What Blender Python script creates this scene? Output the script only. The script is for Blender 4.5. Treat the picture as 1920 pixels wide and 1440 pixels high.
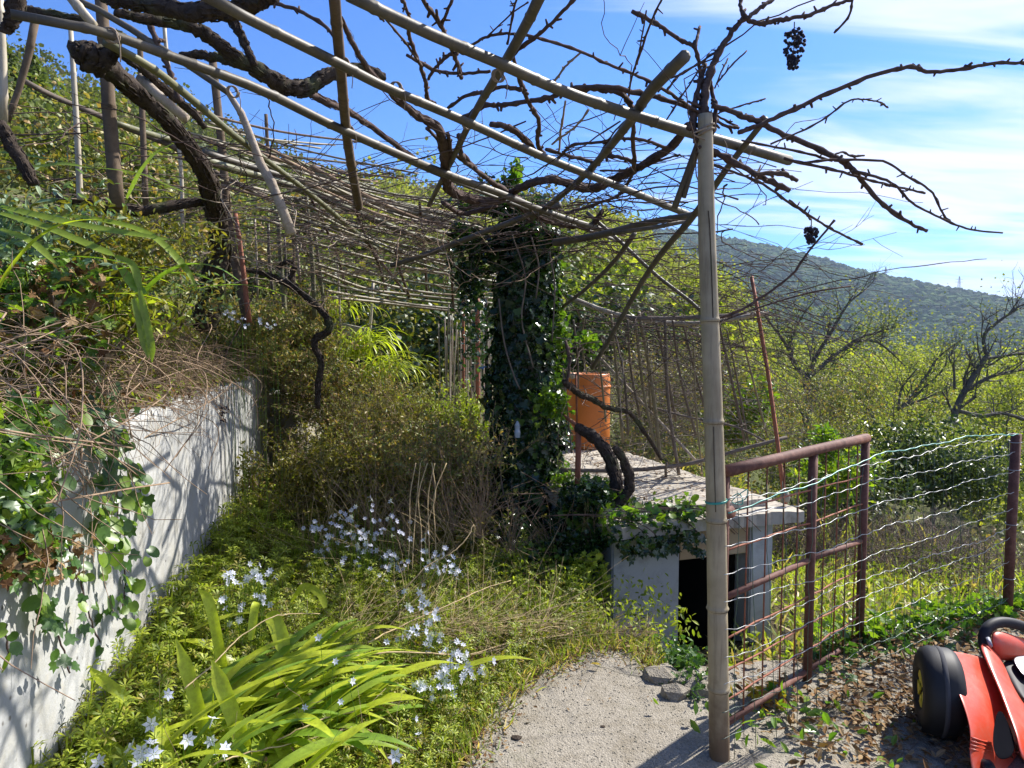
import bpy, math, random
import numpy as np
from mathutils import Vector, noise
random.seed(7); rng = np.random.default_rng(7)
R_ = math.radians
sc = bpy.context.scene
for o in list(bpy.data.objects): bpy.data.objects.remove(o)

# ------------------------------------------------------------------ camera
CAMH, FPX, HOR = 1.55, 1300.0, 640.0            # eye height, focal length in photo pixels, horizon row
PITCH = math.atan((720-HOR)/FPX)
cam = bpy.data.cameras.new('camera'); camo = bpy.data.objects.new('camera', cam); sc.collection.objects.link(camo)
camo.location = (0, 0, CAMH); camo.rotation_euler = (math.pi/2-PITCH, 0, 0)
cam.sensor_fit = 'HORIZONTAL'; cam.sensor_width = 36; cam.lens = 36*FPX/1920
cam.clip_start = 0.05; cam.clip_end = 6000
sc.camera = camo

# ------------------------------------------------------------------ light
SUN_EL, SUN_AZ = R_(43), R_(53)                  # azimuth clockwise from +Y (the view direction)
world = bpy.data.worlds.new('World'); sc.world = world; world.use_nodes = True
nt = world.node_tree; nt.nodes.clear()
def wn(t, **k):
    n = nt.nodes.new(t)
    for a, v in k.items(): setattr(n, a, v)
    return n
out = wn('ShaderNodeOutputWorld'); bg = wn('ShaderNodeBackground'); bg.inputs['Strength'].default_value = 0.105
sky = wn('ShaderNodeTexSky', sky_type='NISHITA', sun_disc=False, sun_elevation=SUN_EL, sun_rotation=SUN_AZ,
         altitude=300, air_density=1.0, dust_density=0.6, ozone_density=2.2)
tc = wn('ShaderNodeTexCoord'); sep = wn('ShaderNodeSeparateXYZ'); nt.links.new(tc.outputs['Generated'], sep.inputs[0])
def wmath(op, a, b=None, clamp=False):
    m = wn('ShaderNodeMath', operation=op, use_clamp=clamp)
    for i, v in enumerate((a, b)):
        if v is None: continue
        if isinstance(v, (int, float)): m.inputs[i].default_value = v
        else: nt.links.new(v, m.inputs[i])
    return m.outputs[0]
# cirrus: noise on a flat layer high above (direction / height), streaked
zc = wmath('MAXIMUM', wmath('ADD', sep.outputs['Z'], 0.12), 0.05)
px_ = wmath('DIVIDE', sep.outputs['X'], zc); py_ = wmath('DIVIDE', sep.outputs['Y'], zc)
comb = wn('ShaderNodeCombineXYZ'); nt.links.new(px_, comb.inputs[0]); nt.links.new(py_, comb.inputs[1])
mp = wn('ShaderNodeMapping'); mp.inputs['Rotation'].default_value = (0, 0, R_(-25)); mp.inputs['Scale'].default_value = (0.5, 1.5, 1)
nt.links.new(comb.outputs[0], mp.inputs[0])
n1 = wn('ShaderNodeTexNoise'); n1.inputs['Scale'].default_value = 1.5; n1.inputs['Detail'].default_value = 9; n1.inputs['Roughness'].default_value = 0.52; n1.inputs['Distortion'].default_value = 1.3
nt.links.new(mp.outputs[0], n1.inputs['Vector'])
n2 = wn('ShaderNodeTexNoise'); n2.inputs['Scale'].default_value = 0.35; n2.inputs['Detail'].default_value = 3
nt.links.new(comb.outputs[0], n2.inputs['Vector'])
# more cloud towards the east (+X) side of the sky
side = wmath('MULTIPLY', wmath('SUBTRACT', sep.outputs['X'], 0.18), 1.45)
cl = wmath('ADD', wmath('ADD', wmath('ADD', wmath('MULTIPLY', wmath('SUBTRACT', n1.outputs['Fac'], 0.5), 2.3), 0.5), wmath('MULTIPLY', wmath('SUBTRACT', n2.outputs['Fac'], 0.5), 0.7)), side)
mr = wn('ShaderNodeMapRange'); mr.interpolation_type = 'SMOOTHSTEP'
mr.inputs['From Min'].default_value = 0.46; mr.inputs['From Max'].default_value = 1.35
nt.links.new(cl, mr.inputs['Value'])
mx = wn('ShaderNodeMix', data_type='RGBA'); nt.links.new(mr.outputs['Result'], mx.inputs['Factor'])
hs = wn('ShaderNodeMix', data_type='RGBA', blend_type='MULTIPLY'); hs.inputs['Factor'].default_value = 1.0
hs.inputs['B'].default_value = (0.30, 0.57, 1.0, 1)
nt.links.new(sky.outputs[0], hs.inputs['A'])
nt.links.new(hs.outputs['Result'], mx.inputs['A']); mx.inputs['B'].default_value = (4.8, 5.2, 7.0, 1)
nt.links.new(mx.outputs['Result'], bg.inputs['Color']); nt.links.new(bg.outputs[0], out.inputs['Surface'])

sun = bpy.data.lights.new('sun', 'SUN'); sun.energy = 5.0; sun.angle = R_(0.5); sun.color = (1.0, 0.955, 0.88)
suno = bpy.data.objects.new('sun', sun); sc.collection.objects.link(suno)
sd = Vector((math.sin(SUN_AZ)*math.cos(SUN_EL), math.cos(SUN_AZ)*math.cos(SUN_EL), math.sin(SUN_EL)))
suno.rotation_euler = sd.to_track_quat('Z', 'Y').to_euler(); suno.location = (0, 0, 30)
sc.view_settings.view_transform = 'Standard'; sc.view_settings.look = 'None'
sc.view_settings.exposure = 1.08; sc.view_settings.gamma = 1; sc.view_settings.use_curve_mapping = False
sc.render.engine = 'CYCLES'; cy = sc.cycles
cy.max_bounces = 6; cy.diffuse_bounces = 3; cy.glossy_bounces = 2; cy.transmission_bounces = 3; cy.volume_bounces = 0
cy.transparent_max_bounces = 6; cy.caustics_reflective = False; cy.caustics_refractive = False
cy.use_denoising = True; cy.sample_clamp_indirect = 6

# ------------------------------------------------------------------ photo pixel -> place
_ct, _st = math.cos(PITCH), math.sin(PITCH)
def ray(px, py):
    u, v = (px-960)/FPX, (720-py)/FPX
    return np.array([u, _ct+v*_st, -_st+v*_ct])
EYE = np.array([0, 0, CAMH])
def PY(px, py, y): d = ray(px, py); return EYE+d*(y/d[1])
def PZ(px, py, z): d = ray(px, py); return EYE+d*((z-CAMH)/d[2])
def sstep(a, b, x):
    t = np.clip((x-a)/(b-a), 0, 1); return t*t*(3-2*t)
def xw(y): return -1.02-0.2054*y                # face line of the retaining wall
def PW(px, py, off=0.0):                         # point on the wall's face
    d = ray(px, py); t = (-1.02+off)/(d[0]+0.2054*d[1]); return EYE+d*t

# ------------------------------------------------------------------ objects
def link(o): sc.collection.objects.link(o); return o
def props(o, label=None, cat=None, group=None, kind=None):
    if label: o['label'] = label
    if cat: o['category'] = cat
    if group: o['group'] = group
    if kind: o['kind'] = kind
    return o
def empty(name, loc, label, cat, group=None):
    o = link(bpy.data.objects.new(name, None)); o.location = loc; o.empty_display_size = .1
    return props(o, label, cat, group)
def mesh_np(name, V, Fs, smooth=True):
    V = np.asarray(V, np.float32); me = bpy.data.meshes.new(name)
    Fs = [np.asarray(F, np.int32) for F in Fs if len(F)]
    me.vertices.add(len(V)); me.vertices.foreach_set('co', V.ravel())
    nl = sum(F.size for F in Fs); npoly = sum(len(F) for F in Fs)
    me.loops.add(nl); me.polygons.add(npoly)
    me.loops.foreach_set('vertex_index', np.concatenate([F.ravel() for F in Fs]))
    st, tot, c = [], [], 0
    for F in Fs:
        k = F.shape[1]; st.append(c+np.arange(len(F))*k); tot.append(np.full(len(F), k)); c += F.size
    me.polygons.foreach_set('loop_start', np.concatenate(st).astype(np.int32))
    me.polygons.foreach_set('loop_total', np.concatenate(tot).astype(np.int32))
    me.polygons.foreach_set('use_smooth', np.full(npoly, bool(smooth)))
    me.update(calc_edges=True); return me
def put(name, me, mat, parent=None, loc=None):
    if mat is not None and not me.materials: me.materials.append(mat)
    o = link(bpy.data.objects.new(name, me))
    if parent is not None:
        o.parent = parent
        # geometry is written in world coordinates: undo the parent's place
        o.matrix_parent_inverse = pinv(parent)
    if loc is not None: o.location = loc
    return o
from mathutils import Matrix
def pinv(p):
    m = Matrix.Translation(p.location) @ p.rotation_euler.to_matrix().to_4x4()
    q = p.parent
    if q is not None: return Matrix() if p.type == 'MESH' else m.inverted()
    return m.inverted()
class MB:
    def __init__(s): s.V = []; s.F = {3: [], 4: []}; s.n = 0
    def add(s, V, F):
        V = np.asarray(V, float)
        for f in (F if isinstance(F, list) else [F]):
            f = np.asarray(f)
            if f.size: s.F[f.shape[1]].append(f+s.n)
        s.V.append(V); s.n += len(V)
    def mesh(s, name, smooth=True):
        return mesh_np(name, np.concatenate(s.V), [np.concatenate(s.F[k]) for k in (3, 4) if s.F[k]], smooth)
    def build(s, name, mat, parent=None, smooth=True, kind=None):
        o = put(name, s.mesh(name, smooth), mat, parent)
        if kind: o['kind'] = kind
        return o
    # -- shapes
    def tube(s, P, r, n=8, rough=0.0, cap=True, seed=None, squash=1.0):
        P = np.asarray(P, float); m = len(P); r = np.broadcast_to(np.asarray(r, float), (m,)).copy()
        T = np.gradient(P, axis=0); T /= np.linalg.norm(T, axis=1)[:, None]+1e-9
        a = np.array([0, 0, 1.]) if abs(T[0][2]) < .9 else np.array([1., 0, 0])
        U = np.cross(T[0], a); U /= np.linalg.norm(U); Us = [U]
        for i in range(1, m):
            U = U-T[i]*np.dot(U, T[i]); U /= np.linalg.norm(U)+1e-9; Us.append(U)
        Us = np.array(Us); W = np.cross(T, Us)
        th = np.arange(n)*2*np.pi/n
        rr = r[:, None]*np.ones(n)[None]
        if rough: 
            rd = rng.normal(size=n)*rough*.6
            rr = rr*(1+rng.normal(size=(m, n))*rough+rd[None])
        V = P[:, None]+rr[..., None]*(np.cos(th)[None, :, None]*Us[:, None]+np.sin(th)[None, :, None]*W[:, None]*squash)
        V = V.reshape(-1, 3); i = np.arange(m-1)[:, None]*n; j = np.arange(n)[None]; k = (j+1) % n
        Q = np.stack([i+j, i+k, i+n+k, i+n+j], -1).reshape(-1, 4)
        if cap:
            V = np.concatenate([V, P[:1], P[-1:]]); c0, c1 = m*n, m*n+1
            j = np.arange(n); k = (j+1) % n
            T3 = np.concatenate([np.stack([k, j, np.full(n, c0)], -1), np.stack([(m-1)*n+j, (m-1)*n+k, np.full(n, c1)], -1)])
            s.add(V, [Q, T3])
        else: s.add(V, Q)
        return s
    def box(s, c, size, X=(1, 0, 0), Y=(0, 1, 0), Z=None):
        X = np.array(X, float); X /= np.linalg.norm(X); Y = np.array(Y, float); Y -= X*X.dot(Y); Y /= np.linalg.norm(Y)
        Z = np.cross(X, Y) if Z is None else np.array(Z, float)
        h = np.array(size)/2; c = np.array(c, float)
        V = np.array([c+X*h[0]*a+Y*h[1]*b+Z*h[2]*d for a in (-1, 1) for b in (-1, 1) for d in (-1, 1)])
        F = np.array([[0, 1, 3, 2], [4, 6, 7, 5], [0, 4, 5, 1], [2, 3, 7, 6], [0, 2, 6, 4], [1, 5, 7, 3]])
        s.add(V, F); return s
    def ribbon(s, P, w, N, fold=0.25):
        """leaf ribbon: centre line P, half widths w, side direction from N (one up hint), folded along the middle"""
        P = np.asarray(P, float); m = len(P); T = np.gradient(P, axis=0); T /= np.linalg.norm(T, axis=1)[:, None]+1e-9
        N = np.asarray(N, float); S = np.cross(T, N); S /= np.linalg.norm(S, axis=1)[:, None]+1e-9
        Nn = np.cross(S, T); w = np.asarray(w)[:, None]
        V = np.stack([P-S*w+Nn*w*fold, P, P+S*w+Nn*w*fold], 1).reshape(-1, 3)
        i = np.arange(m-1)*3
        Q = np.concatenate([np.stack([i, i+1, i+4, i+3], -1), np.stack([i+1, i+2, i+5, i+4], -1)])
        s.add(V, Q); return s
def cr(P, sub=6):
    """Catmull-Rom through the points (extra columns such as radii ride along)"""
    P = np.asarray(P, float)
    if len(P) < 3:
        t = np.linspace(0, 1, sub+1)[:, None]; return P[0]*(1-t)+P[1]*t
    Q = np.vstack([2*P[0]-P[1], P, 2*P[-1]-P[-2]]); o = []
    for i in range(len(P)-1):
        a, b, c, d = Q[i:i+4]
        for t in np.arange(sub)/sub:
            o.append(.5*((2*b)+(-a+c)*t+(2*a-5*b+4*c-d)*t*t+(-a+3*b-3*c+d)*t**3))
    o.append(P[-1]); return np.array(o)
def eul(yaw, pitch, roll):
    """(N,3,3): leaf templates lie in XY, tip along +Y, up +Z"""
    cy_, sy = np.cos(yaw), np.sin(yaw); cp, sp = np.cos(pitch), np.sin(pitch); cr_, sr = np.cos(roll), np.sin(roll)
    z = np.zeros_like(yaw); o = z+1
    A = np.stack([cy_, -sy, z, sy, cy_, z, z, z, o], -1).reshape(-1, 3, 3)
    B = np.stack([o, z, z, z, cp, -sp, z, sp, cp], -1).reshape(-1, 3, 3)
    C = np.stack([cr_, z, sr, z, o, z, -sr, z, cr_], -1).reshape(-1, 3, 3)
    return A @ B @ C
def rrot(n, tilt=1.0, bias=0.0):
    return eul(rng.uniform(0, 2*np.pi, n), rng.normal(bias, .6*tilt, n), rng.normal(0, .7*tilt, n))
def scat(mb, T, pos, Rm, s):
    TV, TF = T; n = len(pos); s = np.asarray(s); 
    if s.ndim == 0: s = np.full(n, float(s))
    sc3 = s[:, None, None] if s.ndim == 1 else s[:, None, :]
    V = np.einsum('nij,nkj->nki', Rm, TV[None]*sc3)+pos[:, None]
    Fs = []
    for F in TF: Fs.append((F[None]+(np.arange(n)*len(TV))[:, None, None]).reshape(-1, F.shape[1]))
    mb.add(V.reshape(-1, 3), Fs)

# leaf templates (unit length, stalk at the origin, tip +Y)
def T_(V, *F): return (np.array(V, float), [np.array(f) for f in F])
LEAF = T_([(0, 0, 0), (.2, .35, .06), (.17, .7, .05), (0, 1, -.04), (-.17, .7, .05), (-.2, .35, .06), (0, .5, 0)],
          [(0, 1, 6), (6, 1, 2), (6, 2, 3), (0, 6, 5), (6, 4, 5), (6, 3, 4)])
NEEDLE = T_([(-.06, 0, 0), (.06, 0, 0), (.05, .6, .03), (0, 1, 0), (-.05, .6, .03)], [(0, 1, 2, 4)], [(4, 2, 3)])
CARD = T_([(-.3, 0, 0), (.25, .1, .1), (.45, .7, .05), (0, 1, -.1), (-.4, .55, .1)], [(0, 1, 4), (1, 2, 4), (2, 3, 4)])
IVY = T_([(0, 0, .0), (.28, -.12, .03), (.5, .12, -.02), (.34, .36, .05), (.42, .62, 0), (.16, .62, .05), (0, 1, -.05),
          (-.16, .62, .05), (-.42, .62, 0), (-.34, .36, .05), (-.5, .12, -.02), (-.28, -.12, .03), (0, .38, -.02)],
         [(12, i, i+1) for i in range(0, 11)]+[(12, 11, 0)])
def _heart():
    V = [(0, .42, -.03)]
    for a in np.linspace(0, 2*np.pi, 14, endpoint=False):
        r = .46+.06*math.cos(2*a); x = r*math.sin(a)*1.05; y = .46-r*math.cos(a)*.95
        if a == 0: y = .12
        if abs(a-math.pi) < .1: y = 1.0
        V.append((x, y, .07*abs(x)*2))
    return T_(V, [(0, i, i % 14+1) for i in range(1, 15)])
HEART = _heart()
def _whorl():
    V, F = [], []
    for k in range(5):
        z = .12+.22*k; L = .21*(1-.10*k)
        for j in range(7):
            a = j*2*math.pi/7+k*.5; c, s_ = math.cos(a), math.sin(a); b = len(V)
            w_ = .017; V += [(0, 0, z), (c*L*.6-s_*w_, s_*L*.6+c*w_, z+L*.25), (c*L, s_*L, z+L*.18), (c*L*.6+s_*w_, s_*L*.6-c*w_, z+L*.25)]
            F.append((b, b+1, b+2, b+3))
    b = len(V); V += [(-.012, 0, 0), (.012, 0, 0), (.008, .0, 1), (-.008, 0, 1), (0, -.012, 0), (0, .012, 0), (0, .008, 1), (0, -.008, 1)]
    F += [(b, b+1, b+2, b+3), (b+4, b+5, b+6, b+7)]
    return T_(V, F)
WHORL = _whorl()
def _blade():
    V, F = [], []
    for i in range(4):
        t = i/4; w = .035*(1-t*.6); z = t-.25*t*t; y = .5*t*t; V += [(-w, y, z), (w, y, z)]
    V.append((0, .5, .75))
    for i in range(3): F.append((2*i, 2*i+1, 2*i+3, 2*i+2))
    return T_(V, F, [(6, 7, 8)])
BLADE = _blade()
# ------------------------------------------------------------------ materials
class NT:
    def __init__(s, name):
        s.m = bpy.data.materials.new(name); s.m.use_nodes = True; s.t = s.m.node_tree; s.t.nodes.clear()
        s.out = s.n('ShaderNodeOutputMaterial')
    def n(s, t, **k):
        n = s.t.nodes.new(t)
        for a, v in k.items():
            if a in n.inputs: n.inputs[a].default_value = v
            else: setattr(n, a, v)
        return n
    def l(s, a, b): s.t.links.new(a, b)
    def noise(s, scale, detail=6, rough=.6, vec=None, dist=0):
        n = s.n('ShaderNodeTexNoise'); n.inputs['Scale'].default_value = scale; n.inputs['Detail'].default_value = detail
        n.inputs['Roughness'].default_value = rough; n.inputs['Distortion'].default_value = dist
        s.l(vec if vec is not None else s.obj(), n.inputs['Vector']); return n.outputs['Fac']
    def obj(s):
        if not hasattr(s, '_o'): s._o = s.n('ShaderNodeNewGeometry').outputs['Position']
        return s._o
    def map(s, scale, rot=(0, 0, 0)):
        m = s.n('ShaderNodeMapping'); m.inputs['Scale'].default_value = scale; m.inputs['Rotation'].default_value = rot
        s.l(s.obj(), m.inputs[0]); return m.outputs[0]
    def ramp(s, fac, stops):
        r = s.n('ShaderNodeValToRGB'); e = r.color_ramp.elements
        while len(e) < len(stops): e.new(.5)
        for x, (p, c) in zip(e, stops):
            x.position = p; x.color = (*c, 1) if len(c) == 3 else c
        s.l(fac, r.inputs[0]); return r.outputs[0]
    def mix(s, f, a, b, mode='MIX'):
        m = s.n('ShaderNodeMix', data_type='RGBA', blend_type=mode)
        for i, v in ((0, f), (6, a), (7, b)):
            if isinstance(v, (int, float)): m.inputs[i].default_value = v
            elif isinstance(v, tuple): m.inputs[i].default_value = (*v, 1)
            else: s.l(v, m.inputs[i])
        return m.outputs[2]
    def pr(s, col, rough=.8, spec=.3, bump=None, bs=.3, bd=.01, metal=0):
        p = s.n('ShaderNodeBsdfPrincipled'); p.inputs['Specular IOR Level'].default_value = spec; p.inputs['Metallic'].default_value = metal
        for k, v in (('Base Color', col), ('Roughness', rough)):
            if isinstance(v, tuple): p.inputs[k].default_value = (*v, 1)
            elif isinstance(v, (int, float)): p.inputs[k].default_value = v
            else: s.l(v, p.inputs[k])
        if bump is not None:
            b = s.n('ShaderNodeBump'); b.inputs['Strength'].default_value = bs; b.inputs['Distance'].default_value = bd
            s.l(bump, b.inputs['Height']); s.l(b.outputs[0], p.inputs['Normal'])
        s.l(p.outputs[0], s.out.inputs[0]); return p
def leaf_mat(name, cols, trans=.35, rough=.5, spec=.35, tint=1.5, big=None):
    s = NT(name); g = s.n('ShaderNodeNewGeometry')
    k = len(cols); col = s.ramp(g.outputs['Random Per Island'], [(i/(k-1) if k > 1 else 0, c) for i, c in enumerate(cols)])
    v = s.noise(1.3, 3); col = s.mix(1.0, col, s.ramp(v, [(.3, (.72, .72, .72)), (.7, (1.2, 1.2, 1.15))]), 'MULTIPLY')
    if big:
        col = s.mix(1.0, col, s.ramp(s.noise(big, 5, .65), [(.36, (.55, .62, .7)), (.5, (.9, .95, 1)), (.66, (1.5, 1.35, 1.1))]), 'MULTIPLY')
    fn = s.noise(55, 4, .7); col = s.mix(1.0, col, s.ramp(fn, [(.3, (.78, .76, .7)), (.6, (1.12, 1.1, 1.1))]), 'MULTIPLY')
    p = s.pr(col, rough, spec)
    t = s.n('ShaderNodeBsdfTranslucent'); tcx = s.mix(1.0, col, (tint*1.05, tint*1.15, tint*.45), 'MULTIPLY'); s.l(tcx, t.inputs[0])
    m = s.n('ShaderNodeMixShader'); m.inputs[0].default_value = trans; s.l(p.outputs[0], m.inputs[1]); s.l(t.outputs[0], m.inputs[2])
    s.l(m.outputs[0], s.out.inputs[0]); return s.m
def bark_mat(name, c1, c2, scale=30, bs=.8, moss=None):
    s = NT(name); v = s.noise(scale, 8, .7, dist=.6); col = s.ramp(v, [(.3, c1), (.7, c2)])
    if moss: col = s.mix(s.ramp(s.noise(6, 4), [(.52, (0, 0, 0)), (.66, (1, 1, 1))]), col, moss)
    s.pr(col, .9, .15, v, bs, .01); return s.m
def bamboo_mat(name, c1, c2, stain=(.16, .12, .07), foot=False):
    s = NT(name); v = s.noise(9, 5); w = s.noise(60, 4, vec=s.map((1, 1, .08)))
    col = s.ramp(v, [(.3, c1), (.7, c2)]); col = s.mix(s.ramp(w, [(.5, (0, 0, 0)), (.75, (.6, .6, .6))]), col, stain)
    if foot:                                      # soil-stained lower end
        sx = s.n('ShaderNodeSeparateXYZ'); s.l(s.obj(), sx.inputs[0]); ma = s.n('ShaderNodeMath', operation='MULTIPLY_ADD'); s.l(v, ma.inputs[0]); ma.inputs[1].default_value = .5; s.l(sx.outputs['Z'], ma.inputs[2])
        col = s.mix(s.ramp(ma.outputs[0], [(.36, (.85, .85, .85)), (.62, (0, 0, 0))]), col, (.085, .048, .028))
    s.pr(col, .55, .35, w, .25, .003); return s.m
def rust_mat(name, c1=(.10, .035, .02), c2=(.25, .09, .045)):
    s = NT(name); v = s.noise(26, 8, .7); col = s.ramp(v, [(.3, c1), (.5, c2), (.72, (.20, .10, .07))])
    s.pr(col, .75, .3, v, .35, .003); return s.m
def flat_mat(name, c, rough=.5, spec=.5, var=.12):
    s = NT(name); v = s.noise(7, 4); col = s.mix(s.ramp(v, [(.3, (0, 0, 0)), (.7, (1, 1, 1))]), tuple(x*(1-var) for x in c), tuple(min(1, x*(1+var)) for x in c))
    s.pr(col, rough, spec, s.noise(180, 3), .05, .001); return s.m
M = {}
# leaves
M['weed'] = leaf_mat('weed_leaf', [(0.124, 0.179, 0.019), (0.263, 0.335, 0.032), (0.4, 0.44, 0.048)], .35)
M['weed_dark'] = leaf_mat('dark_weed_leaf', [(0.061, 0.076, 0.017), (0.174, 0.168, 0.027), (0.276, 0.235, 0.034)], .3)
M['grass'] = leaf_mat('grass_blade', [(0.12, 0.192, 0.024), (0.24, 0.303, 0.047), (0.339, 0.335, 0.078), (0.56, 0.399, 0.173)], .35)
M['dry'] = leaf_mat('dry_grass', [(0.240, 0.168, 0.078), (0.396, 0.300, 0.144), (0.312, 0.204, 0.108)], .2, .8, .1, 1.0)
M['strap'] = leaf_mat('strap_leaf', [(0.215, 0.289, 0.019), (0.366, 0.43, 0.032), (0.453, 0.497, 0.046)], .42, .38, .45)
M['strap_dark'] = leaf_mat('green_strap_leaf', [(0.074, 0.168, 0.017), (0.147, 0.252, 0.028), (0.231, 0.336, 0.042)], .35, .35, .5)
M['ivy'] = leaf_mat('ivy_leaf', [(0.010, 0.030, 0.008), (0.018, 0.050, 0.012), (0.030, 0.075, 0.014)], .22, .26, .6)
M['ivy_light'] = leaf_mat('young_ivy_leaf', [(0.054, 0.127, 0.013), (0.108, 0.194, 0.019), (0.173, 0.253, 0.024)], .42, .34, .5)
M['ivy_wall'] = leaf_mat('wall_ivy_leaf', [(0.051, 0.113, 0.031), (0.103, 0.19, 0.038), (0.252, 0.346, 0.031)], .35, .36, .5)
M['herb'] = leaf_mat('grey_herb_leaf', [(0.108, 0.144, 0.043), (0.185, 0.216, 0.058), (0.308, 0.287, 0.078), (0.4, 0.24, 0.097)], .25)
M['silver'] = leaf_mat('silver_leaf', [(0.119, 0.218, 0.129), (0.218, 0.317, 0.194), (0.298, 0.377, 0.237)], .25, .5, .4)
M['spring'] = leaf_mat('spring_leaf', [(0.172, 0.229, 0.023), (0.293, 0.328, 0.039), (0.38, 0.377, 0.058)], .45, .6, .2)
M['spring2'] = leaf_mat('pale_spring_leaf', [(0.144, 0.173, 0.045), (0.234, 0.246, 0.068), (0.288, 0.278, 0.102)], .4, .6, .2)
M['olive'] = leaf_mat('olive_leaf', [(0.066, 0.094, 0.03), (0.112, 0.15, 0.044), (0.168, 0.206, 0.072)], .3, .6, .25)
M['laurel'] = leaf_mat('laurel_leaf', [(0.018, 0.042, 0.012), (0.038, 0.068, 0.021), (0.075, 0.112, 0.036)], .18, .42, .5)
M['citrus'] = leaf_mat('citrus_leaf', [(0.073, 0.154, 0.011), (0.146, 0.246, 0.017), (0.255, 0.339, 0.022)], .35, .3, .55)
M['wood1'] = leaf_mat('hill_wood', [(0.077, 0.091, 0.042), (0.126, 0.147, 0.042), (0.168, 0.189, 0.045), (0.140, 0.119, 0.084)], .2, .9, .05)
M['wood2'] = leaf_mat('far_wood', [(.025, .055, .02), (.045, .09, .022), (.08, .13, .03), (.075, .075, .045)], .0, .9, .03, big=.011)
M['pale_petal'] = leaf_mat('pale_blue_petal', [(.50, .54, .78), (.62, .66, .86), (.74, .77, .90)], .35, .6, .2, .8)
M['dead_leaf'] = leaf_mat('dead_leaf', [(.10, .05, .025), (.22, .13, .06), (.32, .23, .13)], .15, .85, .1, 1.0)
M['yellow_leaf'] = leaf_mat('yellow_leaf', [(.35, .30, .03), (.45, .30, .05)], .3, .6, .2, 1.0)
M['orange_leaf'] = leaf_mat('orange_leaf', [(.30, .10, .03), (.38, .17, .05)], .3, .6, .2, 1.0)
# wood
M['vine'] = bark_mat('vine_bark', (.018, .013, .010), (.09, .068, .052), 42, 1.0, (.075, .08, .04))
M['vine_thin'] = bark_mat('vine_cane', (.045, .030, .026), (.125, .085, .07), 30, .3)
M['vine_pale'] = bark_mat('dry_vine_cane', (.22, .17, .12), (.38, .31, .24), 30, .3)
M['twig_dry'] = bark_mat('dry_twig', (.17, .115, .075), (.36, .26, .175), 20, .2)
M['twig_grey'] = bark_mat('grey_twig', (.10, .08, .065), (.20, .165, .135), 20, .2)
M['trunk'] = bark_mat('tree_bark', (.07, .060, .052), (.15, .135, .115), 12, .6)
M['bamboo'] = bamboo_mat('weathered_bamboo', (.064, .055, .040), (.115, .10, .072))
M['bamboo_post'] = bamboo_mat('grey_bamboo', (.25, .205, .125), (.37, .31, .205), (.11, .075, .05), foot=True)
M['bamboo_green'] = bamboo_mat('mossy_bamboo', (.085, .09, .042), (.16, .155, .075))
M['bamboo_tan'] = bamboo_mat('tan_cane', (.15, .125, .075), (.25, .215, .135))
M['bamboo_pale'] = bamboo_mat('pale_bamboo', (.34, .29, .21), (.46, .41, .31))
M['stake'] = bark_mat('weathered_stake', (.085, .062, .042), (.17, .125, .085), 18, .3)
M['stick_pale'] = bark_mat('peeled_stick', (.27, .22, .17), (.46, .39, .31), 35, .6)
M['rust'] = rust_mat('rust'); M['rust_red'] = rust_mat('red_rust', (.16, .055, .03), (.32, .12, .07))
M['gate'] = rust_mat('brown_gate_paint', (.07, .028, .020), (.12, .052, .038))
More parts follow.
